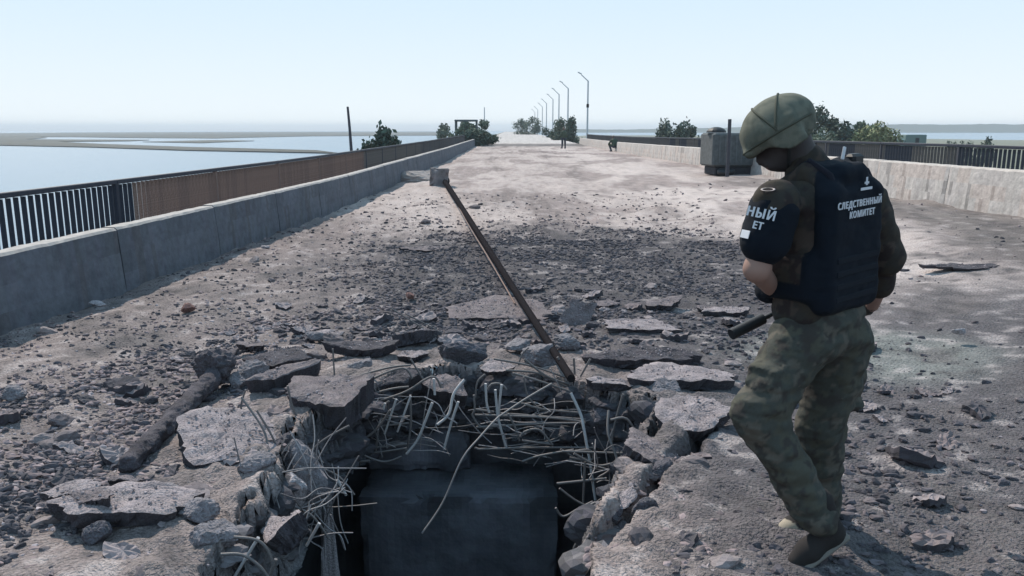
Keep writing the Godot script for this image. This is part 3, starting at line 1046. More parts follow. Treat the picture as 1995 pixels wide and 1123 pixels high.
# ---------------------------------------------------------------- debris
var crumbs := []
func build_slabs():
	var top := Color(0.19, 0.165, 0.163)
	var pale := Color(0.30, 0.265, 0.26)
	var side := Color(0.07, 0.066, 0.073)  # dark edge tone puts the shade of backlit sides into the colour
	var dark := Color(0.085, 0.08, 0.087)
	var list := [[Vector3(-1.708, 0.090, -3.280), 0.330, 0.145, 0.089, 4.0, 6.0, -3.0, 1, "broken_slab", "thick pale slab lying in the left foreground"],
		[Vector3(-1.969, 0.100, -3.392), 0.120, 0.060, 0.063, 20.0, 4.0, 5.0, 1, "broken_slab", "small pale slab behind the left foreground slab"],
		[Vector3(-1.828, 0.130, -3.257), 0.130, 0.050, 0.053, -25.0, 10.0, 8.0, 0, "broken_slab", "grey slab piece on the back edge of the left foreground slab"],
		[Vector3(-1.874, 0.050, -3.622), 0.100, 0.030, 0.042, -4.0, 5.0, 0.0, 0, "broken_slab", "thin slab sliver behind the left foreground slab"],
		[Vector3(-1.542, 0.070, -4.076), 0.300, 0.300, 0.126, 25.0, 14.0, -8.0, 1, "broken_slab", "broad pale dusty slab left of the crater with a shaded lower edge"],
		[Vector3(-1.118, 0.090, -4.672), 0.270, 0.200, 0.179, -10.0, 12.0, 3.0, 0, "broken_slab", "thick tilted grey slab at the back left of the crater"],
		[Vector3(-1.476, 0.120, -5.022), 0.250, 0.070, 0.126, 35.0, 10.0, 6.0, 0, "broken_slab", "long narrow slab pointing at the broken dark post"],
		[Vector3(-1.648, 0.100, -5.496), 0.220, 0.160, 0.105, 20.0, 8.0, 4.0, 2, "broken_slab", "grey slab behind the head of the broken dark post"],
		[Vector3(-1.134, 0.080, -5.869), 0.240, 0.100, 0.074, -4.0, 4.0, 0.0, 2, "broken_slab", "dark flat slab at the back of the crater rim, left"],
		[Vector3(-0.781, 0.100, -6.161), 0.170, 0.100, 0.095, 8.0, -14.0, 6.0, 2, "broken_slab", "dark bluish slab behind the crater rim, left of centre"],
		[Vector3(-0.751, 0.060, -5.742), 0.120, 0.080, 0.053, 0.0, 6.0, 0.0, 1, "broken_slab", "bright flat piece on the back rim of the crater"],
		[Vector3(-0.133, 0.045, -7.369), 0.500, 0.400, 0.063, -5.0, 3.0, 2.0, 0, "broken_slab", "large pale sheet of pavement lifted beyond the crater"],
		[Vector3(1.055, 0.070, -6.622), 0.340, 0.170, 0.053, -5.0, 3.0, -3.0, 1, "broken_slab", "pale pavement sheet right of the upright plate"],
		[Vector3(2.014, 0.050, -7.281), 0.260, 0.120, 0.053, 6.0, 2.0, 0.0, 1, "broken_slab", "pale flat sheet just left of the man's rifle"],
		[Vector3(0.981, 0.100, -5.602), 0.400, 0.130, 0.074, -3.0, 8.0, 1.0, 2, "broken_slab", "long dark slab behind the right rim of the crater"],
		[Vector3(1.132, 0.090, -5.118), 0.330, 0.160, 0.084, -4.0, 3.0, -2.0, 1, "broken_slab", "pale slab on the right rim with a dark shaded underside"],
		[Vector3(0.660, 0.080, -5.016), 0.170, 0.060, 0.063, 10.0, 8.0, -8.0, 1, "broken_slab", "narrow bright slab on the back rim right of the toppled post"],
		[Vector3(1.021, 0.080, -4.370), 0.170, 0.240, 0.095, -40.0, 12.0, -10.0, 1, "broken_slab", "tilted pale slab near the man's knee with a dark crack below"],
		[Vector3(0.741, 0.020, -4.007), 0.200, 0.150, 0.105, 20.0, 10.0, -20.0, 0, "broken_slab", "grey slab sinking into the right rim of the crater"],
		[Vector3(0.560, 0.040, -3.598), 0.090, 0.040, 0.042, 30.0, 10.0, 5.0, 1, "broken_slab", "small bright slab piece on the right rim"],
		[Vector3(0.506, 0.030, -3.433), 0.110, 0.050, 0.053, 40.0, 14.0, 10.0, 1, "broken_slab", "bright slab piece below another on the right rim"],
		[Vector3(-0.105, 0.080, -5.386), 0.110, 0.090, 0.042, -8.0, 8.0, -5.0, 1, "broken_slab", "white lit slab fragment caught in the wires at the back rim"],
		[Vector3(0.854, 0.030, -9.377), 0.130, 0.100, 0.042, 5.0, 3.0, 0.0, 0, "broken_slab", "lone thin slab on the dark rubble in the middle distance"],
		[Vector3(1.836, 0.040, -7.435), 0.100, 0.070, 0.042, -15.0, 4.0, 0.0, 0, "broken_slab", "small grey slab left of the pale flat sheet"],
		[Vector3(-1.511, 0.050, -6.421), 0.120, 0.060, 0.053, 6.0, 4.0, 0.0, 1, "broken_slab", "small pale slab on the gravel behind the crater, left"],
		[Vector3(-2.031, 0.060, -6.000), 0.130, 0.060, 0.053, -4.0, 4.0, 0.0, 0, "broken_slab", "flat grey slab on the gravel above the long narrow slab"],
		[Vector3(4.742, 0.285, -8.346), 0.420, 0.160, 0.032, -6.0, 0.0, 1.0, 2, "broken_slab", "flat dark patch of broken asphalt on the right side of the road"],
		[Vector3(-1.224, 0.030, -11.336), 0.400, 0.180, 0.042, 6.0, 1.0, 0.0, 0, "broken_slab", "low flat asphalt sheet left of the toppled post"],
		[Vector3(-0.994, -0.050, -3.281), 0.160, 0.100, 0.105, -40.0, 25.0, 30.0, 1, "broken_slab", "pale slab hanging on the lower left rim of the crater"],
		[Vector3(1.439, 0.060, -7.526), 0.200, 0.120, 0.053, 10.0, 4.0, 2.0, 0, "broken_slab", "grey slab piece behind the pale pavement sheet"],
		[Vector3(0.903, 0.050, -7.572), 0.120, 0.100, 0.053, 30.0, 8.0, 2.0, 0, "broken_slab", "small slab leaning near the upright plate"],
		[Vector3(0.575, 0.100, -6.877), 0.170, 0.140, 0.037, 12.0, 58.0, 6.0, 0, "broken_slab", "upright triangular plate of pavement standing on edge beyond the crater"],
		[Vector3(-0.830, 0.020, -5.247), 0.200, 0.090, 0.105, 14.0, 16.0, 5.0, 2, "broken_slab", "dark slab under the bent bars at the back rim"],
		[Vector3(-0.445, -0.020, -5.236), 0.170, 0.100, 0.126, -18.0, 20.0, -4.0, 0, "broken_slab", "rough slab edge over the hanging bars"]]
	var i := 0
	for q in list:
		# [position, rx, rz, thickness, yaw, tilt towards camera, tilt sideways, tone, name, label]
		var tc: Color = [top, pale, dark][q[7]]
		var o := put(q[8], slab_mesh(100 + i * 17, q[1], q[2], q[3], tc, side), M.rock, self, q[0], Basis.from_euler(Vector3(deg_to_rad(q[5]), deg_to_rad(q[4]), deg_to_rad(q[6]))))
		o.position.y -= 0.022
		tag(o, q[9], "slab", "broken slabs round the crater")
		crumbs.append([o.transform, q[1], q[2], q[3]])
		i += 1
	var rocks := [[Vector3(-0.366, 0.080, -5.672), Vector3(0.360, 0.200, 0.220), 8.0, 2, "rubble_block", "dark rough block of concrete at the centre of the back rim"],
		[Vector3(0.744, -0.120, -5.025), Vector3(0.520, 0.300, 0.250), -5.0, 2, "rubble_block", "large dark broken face under the right part of the back rim"],
		[Vector3(-1.130, -0.150, -4.061), Vector3(0.300, 0.340, 0.220), -20.0, 0, "rubble_block", "rough hanging chunk on the left rim inside the crater"],
		[Vector3(-1.125, -0.120, -3.841), Vector3(0.140, 0.200, 0.120), 15.0, 1, "rubble_block", "pale torn corner of the hanging chunk on the left rim"],
		[Vector3(-1.768, 0.060, -5.236), Vector3(0.220, 0.160, 0.180), 30.0, 0, "rubble_block", "grey block beside the head of the broken dark post"],
		[Vector3(-1.821, 0.040, -5.129), Vector3(0.140, 0.120, 0.120), 70.0, 0, "rubble_block", "small grey block under the head of the broken dark post"],
		[Vector3(-3.175, 0.050, -4.857), Vector3(0.160, 0.090, 0.140), 10.0, 0, "rubble_block", "flat brown grey chunk at the left edge"],
		[Vector3(-1.022, 0.040, -7.934), Vector3(0.100, 0.070, 0.080), 0.0, 3, "rubble_block", "small reddish brick chunk beyond the crater"],
		[Vector3(0.235, 0.080, -5.672), Vector3(0.260, 0.180, 0.200), 0.0, 0, "rubble_block", "grey rubble heap beside the foot of the toppled post"],
		[Vector3(0.069, 0.070, -5.964), Vector3(0.220, 0.130, 0.200), 50.0, 0, "rubble_block", "grey rubble lump behind the white lit fragment"],
		[Vector3(0.430, 0.060, -6.061), Vector3(0.200, 0.120, 0.160), 20.0, 0, "rubble_block", "grey rubble lump right of the toppled post"],
		[Vector3(1.000, 0.030, -4.947), Vector3(0.250, 0.160, 0.160), 0.0, 0, "rubble_block", "grey chunk above the tilted pale slab"],
		[Vector3(1.192, 0.050, -4.646), Vector3(0.100, 0.090, 0.100), 35.0, 0, "rubble_block", "small dark chunk beside the man's knee"],
		[Vector3(0.604, 0.030, -3.342), Vector3(0.120, 0.080, 0.100), 0.0, 2, "rubble_block", "dark chunk on the lower right rim"],
		[Vector3(0.450, -0.030, -3.386), Vector3(0.140, 0.140, 0.120), 50.0, 2, "rubble_block", "dark angular chunk at the edge of the lower right rim"],
		[Vector3(0.753, 0.020, -3.779), Vector3(0.140, 0.100, 0.100), 20.0, 2, "rubble_block", "dark chunk in the crack on the right rim"],
		[Vector3(-1.382, 0.040, -3.273), Vector3(0.150, 0.100, 0.120), 25.0, 0, "rubble_block", "grey chunk against the right end of the left foreground slab"],
		[Vector3(-1.740, 0.030, -3.109), Vector3(0.100, 0.090, 0.090), 0.0, 2, "rubble_block", "dark chunk below the left foreground slab"],
		[Vector3(-1.244, 0.020, -3.106), Vector3(0.180, 0.140, 0.160), 0.0, 0, "rubble_block", "grey chunk at the lower left rim of the crater"],
		[Vector3(-1.286, 0.040, -3.796), Vector3(0.160, 0.100, 0.140), 10.0, 0, "rubble_block", "grey lump on the left rim beneath the broad dusty slab"],
		[Vector3(-3.059, 0.040, -7.391), Vector3(0.120, 0.080, 0.100), 0.0, 3, "rubble_block", "brown chunk near the left parapet, larger of two"],
		[Vector3(-3.996, 0.040, -7.572), Vector3(0.140, 0.060, 0.100), 10.0, 1, "rubble_block", "pale chunk at the foot of the left parapet"],
		[Vector3(3.378, 0.200, -5.884), Vector3(0.100, 0.050, 0.060), 0.0, 1, "rubble_block", "small pale chunk on the road right of the man"],
		[Vector3(-1.619, 0.040, -6.342), Vector3(0.140, 0.080, 0.100), 0.0, 0, "rubble_block", "grey lump behind the dark flat slab"],
		[Vector3(-1.089, 0.030, -5.514), Vector3(0.200, 0.120, 0.140), 0.0, 0, "rubble_block", "grey lump at the back left rim"],
		[Vector3(-1.020, -2.350, -4.175), Vector3(0.160, 3.400, 0.192), 0.0, 1, "rubble_block", "pale broken stump in the dark lower left of the crater"],
		[Vector3(-3.541, 0.030, -11.386), Vector3(0.120, 0.050, 0.080), 20.0, 1, "rubble_block", "white scrap lying near the left parapet"],
		[Vector3(-1.048, -0.020, -4.614), Vector3(0.220, 0.100, 0.120), -10.0, 1, "rubble_block", "pale broken edge on the left rim above the bar grid"]]
	for q in rocks:
		var a: Color = [Color(0.20, 0.19, 0.195), Color(0.38, 0.36, 0.36), Color(0.10, 0.098, 0.108), Color(0.22, 0.13, 0.11)][q[3]]
		var o := put(q[4], rock_mesh(500 + i * 13, q[1], 3, 10, 0.07, a * 0.8, a * 1.25), M.rock, self, q[0], Basis.from_euler(Vector3(0, deg_to_rad(q[2]), 0)))
		tag(o, q[5], "rubble", "large chunks of rubble round the crater")
		i += 1

func near_crater(x: float, z: float) -> float:
	return Vector2((x + 0.2) / 2.2, (z + 5.0) / 2.4).length()

const SPOTS := [[-3.6, -5.6, "at the foot of the near left parapet"], [-3.4, -9.5, "by the middle of the left parapet"], [-3.0, -14.0, "by the left parapet near the lamp footing"], [-2.4, -3.4, "left of the thick pale foreground slab"], [-2.6, -4.6, "left of the broken dark post"], [-1.5, -5.9, "above the head of the broken dark post"], [-2.2, -7.6, "on the gravel left of the lifted sheet"], [-0.3, -6.7, "round the lifted pale sheet"], [-0.5, -9.5, "left of the toppled lamp post"], [1.4, -6.9, "between the upright plate and the rifle"], [1.3, -9.5, "on the dark rubble right of the toppled post"], [1.5, -13.5, "on the far dark rubble"], [4.0, -11.0, "on the pale track right of the man"], [2.6, -4.2, "on the dark ground right of the man's legs"], [2.6, -6.2, "on the wet grey patch right of the man"], [0.9, -3.2, "beside the man's boots"], [-1.4, -3.0, "below the thick pale foreground slab"], [0.0, -17.0, "in the middle of the far dusty road"]]

func part_of(x: float, z: float, where: String) -> String:
	for q in SPOTS:
		if q[2] == where:
			var dx: float = x - q[0]
			var dz: float = z - q[1]
			if Vector2(dx, dz).length() < 0.25: return "middle"
			if absf(dx) > absf(dz): return "left part" if dx < 0.0 else "right part"
			return "far part" if dz < 0.0 else "near part"
	return "middle"

func build_debris():
	# chunks that one could pick up: individual things
	var variants := []
	for k in 12:
		var dk := k % 3
		var a: Color = [Color(0.17, 0.15, 0.15), Color(0.085, 0.08, 0.087), Color(0.28, 0.245, 0.235)][dk]
		variants.append(rock_mesh(900 + k, Vector3(1, 0.6, 0.8), 2, 7, 0.09, a * 0.8, a * 1.2))
	var n := 0
	var tries := 0
	while n < 285 and tries < 20000:
		tries += 1
		var z := -2.6 - pow(rng.randf(), 1.7) * 17.0
		var x := rng.randf_range(along(LEFT, z) + 0.1, minf(6.9, 0.72 * -z + 0.4))
		if n % 3 != 0:
			var an := rng.randf() * TAU
			var rd := rng.randf_range(0.55, 1.15)
			x = -0.2 + cos(an) * rd * 2.2
			z = -5.0 + sin(an) * rd * 2.4
		if x < 0.67 * z - 0.2 or z > -2.5: continue
		var e := near_crater(x, z)
		if crater_d(x, z) < -0.02: continue
		var keep := 1.0 if e < 1.5 else (0.75 if x < 0.5 else 0.35)
		if z < -9.0 and x > 0.5: keep *= 0.35
		if rng.randf() > keep: continue
		if Vector2(x - 1.25, z + 3.1).length() < 0.4: continue
		var s := 0.04 + 0.12 * pow(rng.randf(), 3.0)
		if z < -8: s *= 1.3
		if x > 1.0 and z > -7: s *= 0.7
		var bs := Basis.from_euler(Vector3(rng.randf_range(-0.3, 0.3), rng.randf() * TAU, rng.randf_range(-0.3, 0.3))).scaled(Vector3(s * rng.randf_range(0.8, 1.6), s * rng.randf_range(0.7, 1.1), s))
		var k := rng.randi() % 12
		var o := put("rubble_chunk", variants[k], M.rock, self, Vector3(x, ground_h(x, z) + s * 0.12, z), bs)
		var bestd := 1e9
		var where := ""
		for q in SPOTS:
			var dd := Vector2(x - q[0], z - q[1]).length()
			if dd < bestd:
				bestd = dd
				where = q[2]
		var size := "bigger" if s > 0.085 else ("small" if s > 0.055 else "tiny")
		tag(o, "%s %s rubble %s, %s, %s" % [size, ["grey", "dark", "pale"][k % 3], "piece" if k < 6 else "lump", part_of(x, z, where), where], "rubble", "loose rubble " + where)
		n += 1

func build_fragments():
	var vs := []
	for k in 9:
		var tc: Color = [Color(0.22, 0.19, 0.187), Color(0.10, 0.094, 0.10), Color(0.30, 0.265, 0.26)][k % 3]
		vs.append(slab_mesh(4000 + k * 7, 0.5, 0.36, 0.20, tc, Color(0.075, 0.07, 0.077), 0.05, 22, 3))  # edges carry the same painted shade as the slabs
	var n := 0
	var tries := 0
	while n < 190 and tries < 9000:
		tries += 1
		var an := rng.randf() * TAU
		var rd := rng.randf_range(0.5, 1.5)
		var x := -0.1 + cos(an) * rd * 2.0
		var z := -5.1 + sin(an) * rd * 2.3
		if z > -2.6 or crater_d(x, z) < 0.01: continue
		if x > 0.9 and z > -4.2 and rng.randf() < 0.75: continue
		if Vector2(x - 1.25, z + 3.1).length() < 0.35: continue
		var s := 0.09 + 0.17 * pow(rng.randf(), 2.2)
		var bs := Basis.from_euler(Vector3(rng.randf_range(-0.45, 0.45), rng.randf() * TAU, rng.randf_range(-0.35, 0.35))).scaled(Vector3.ONE * s)
		var k := rng.randi() % 9
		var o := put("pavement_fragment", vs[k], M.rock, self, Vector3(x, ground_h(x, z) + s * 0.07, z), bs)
		var bestd := 1e9
		var where := ""
		for q in SPOTS:
			var dd := Vector2(x - q[0], z - q[1]).length()
			if dd < bestd:
				bestd = dd
				where = q[2]
		var size := "broad" if s > 0.19 else ("middling" if s > 0.13 else "small")
		tag(o, "%s flat %s pavement fragment, %s, %s" % [size, ["grey", "dark", "pale"][k % 3], part_of(x, z, where), where], "fragment", "pavement fragments " + where)
		n += 1

func build_gravel():
	var cl := [Color(0.21, 0.17, 0.165), Color(0.075, 0.071, 0.078), Color(0.32, 0.28, 0.275)]
	for k in 3:
		var mm := MultiMesh.new()
		mm.transform_format = MultiMesh.TRANSFORM_3D
		mm.use_colors = true
		mm.mesh = rock_mesh(1500 + k, Vector3(1, 0.8, 0.8), 1, 7, 0.3, Color(0.85, 0.85, 0.85), Color(1.1, 1.1, 1.1))
		var xf := []
		var cs := []
		var want: int = [26000, 26000, 9000][k]
		var tries := 0
		while xf.size() < want and tries < 220000:
			tries += 1
			var z := -2.3 - pow(rng.randf(), 1.9) * 19.0
			var x := rng.randf_range(along(LEFT, z) + 0.02, minf(along(RIGHT, z) - 0.02, 0.75 * -z + 0.5))
			if x < 0.7 * z - 0.3: continue
			var e := near_crater(x, z)
			var w := n3.get_noise_2d(x * 5.0 + k * 40, z * 5.0)
			var keep := 0.12 + 0.8 * smooth(1.8, 0.95, e)
			if x > 0.8 and z > -6.5: keep *= 0.18
			if x < 0.8: keep = maxf(keep, 0.24 * smooth(-12, -5, z))
			var ash := smooth(1.3, 0.6, Vector2((x - 0.9) / 3.3, (z + 10.0) / 3.7).length())
			keep = maxf(keep, 0.85 * ash)
			if x > 3.0 - 0.1 * (z + 8.0) and z < -6.5: keep *= 0.12
			if z < -15.0: keep *= 0.3
			keep *= clampf(0.55 + w * 2.4, 0.05, 1.0)
			if rng.randf() > keep: continue
			if crater_d(x, z) < 0.02: continue
			var s := 0.006 + 0.034 * pow(rng.randf(), 4.0)
			if e < 1.3: s *= 1.15
			if k == 2: s *= 0.7
			s *= 1.0 + 0.05 * maxf(0.0, -z - 6.0)
			var bs := Basis.from_euler(Vector3(rng.randf_range(-0.5, 0.5), rng.randf() * TAU, rng.randf_range(-0.5, 0.5))).scaled(Vector3(s * rng.randf_range(0.8, 1.7), s * rng.randf_range(0.7, 1.2), s))
			xf.append(Transform3D(bs, Vector3(x, ground_h(x, z) + s * 0.1, z)))
			var c: Color = cl[k].lerp(cl[1], maxf(ash, 0.75 if x > 0.9 and z > -7.0 else 0.0) * (1.0 if k != 2 else 0.75)) * rng.randf_range(0.7, 1.35)
			c.a = 1
			cs.append(c)
		# crumbs lying on the slabs
		for q in crumbs:
			for j in int(1100 * q[1] * q[2]):
				var a := rng.randf() * TAU
				var rr := sqrt(rng.randf()) * 0.8
				var sz := 0.004 + 0.014 * pow(rng.randf(), 4.0)
				var lp := Vector3(cos(a) * rr * q[1], q[3] * 0.5 + sz * 0.15, sin(a) * rr * q[2])
				xf.append(Transform3D(Basis.from_euler(Vector3(rng.randf(), rng.randf() * TAU, rng.randf())).scaled(Vector3.ONE * sz), q[0] * lp))
				var cq: Color = cl[k].lerp(cl[2], 0.6) * rng.randf_range(0.7, 1.3)
				cq.a = 1
				cs.append(cq)
		mm.instance_count = xf.size()
		for i in xf.size():
			mm.set_instance_transform(i, xf[i])
			mm.set_instance_color(i, cs[i])
		var o := MultiMeshInstance3D.new()
		o.name = numbered("gravel", self)
		o.multimesh = mm
		o.material_override = M.stone
		add_child(o, true)
		tag(o, ["fine brownish grey gravel strewn over the road", "dark gravel strewn over the road by the blast", "pale concrete crumbs strewn over the road"][k], "gravel", "", "stuff")

# ---------------------------------------------------------------- rebar
func bend(pts: Array, jitter := 0.0) -> PackedVector3Array:
	var c := Curve3D.new()
	for i in pts.size():
		var a: Vector3 = pts[maxi(i - 1, 0)]
		var b: Vector3 = pts[mini(i + 1, pts.size() - 1)]
		var t := (b - a) * 0.18
		c.add_point(pts[i], -t, t)
	c.bake_interval = 0.03
	var out := c.get_baked_points()
	if out.size() < 2: out = PackedVector3Array([pts[0], pts[-1]])
	return out

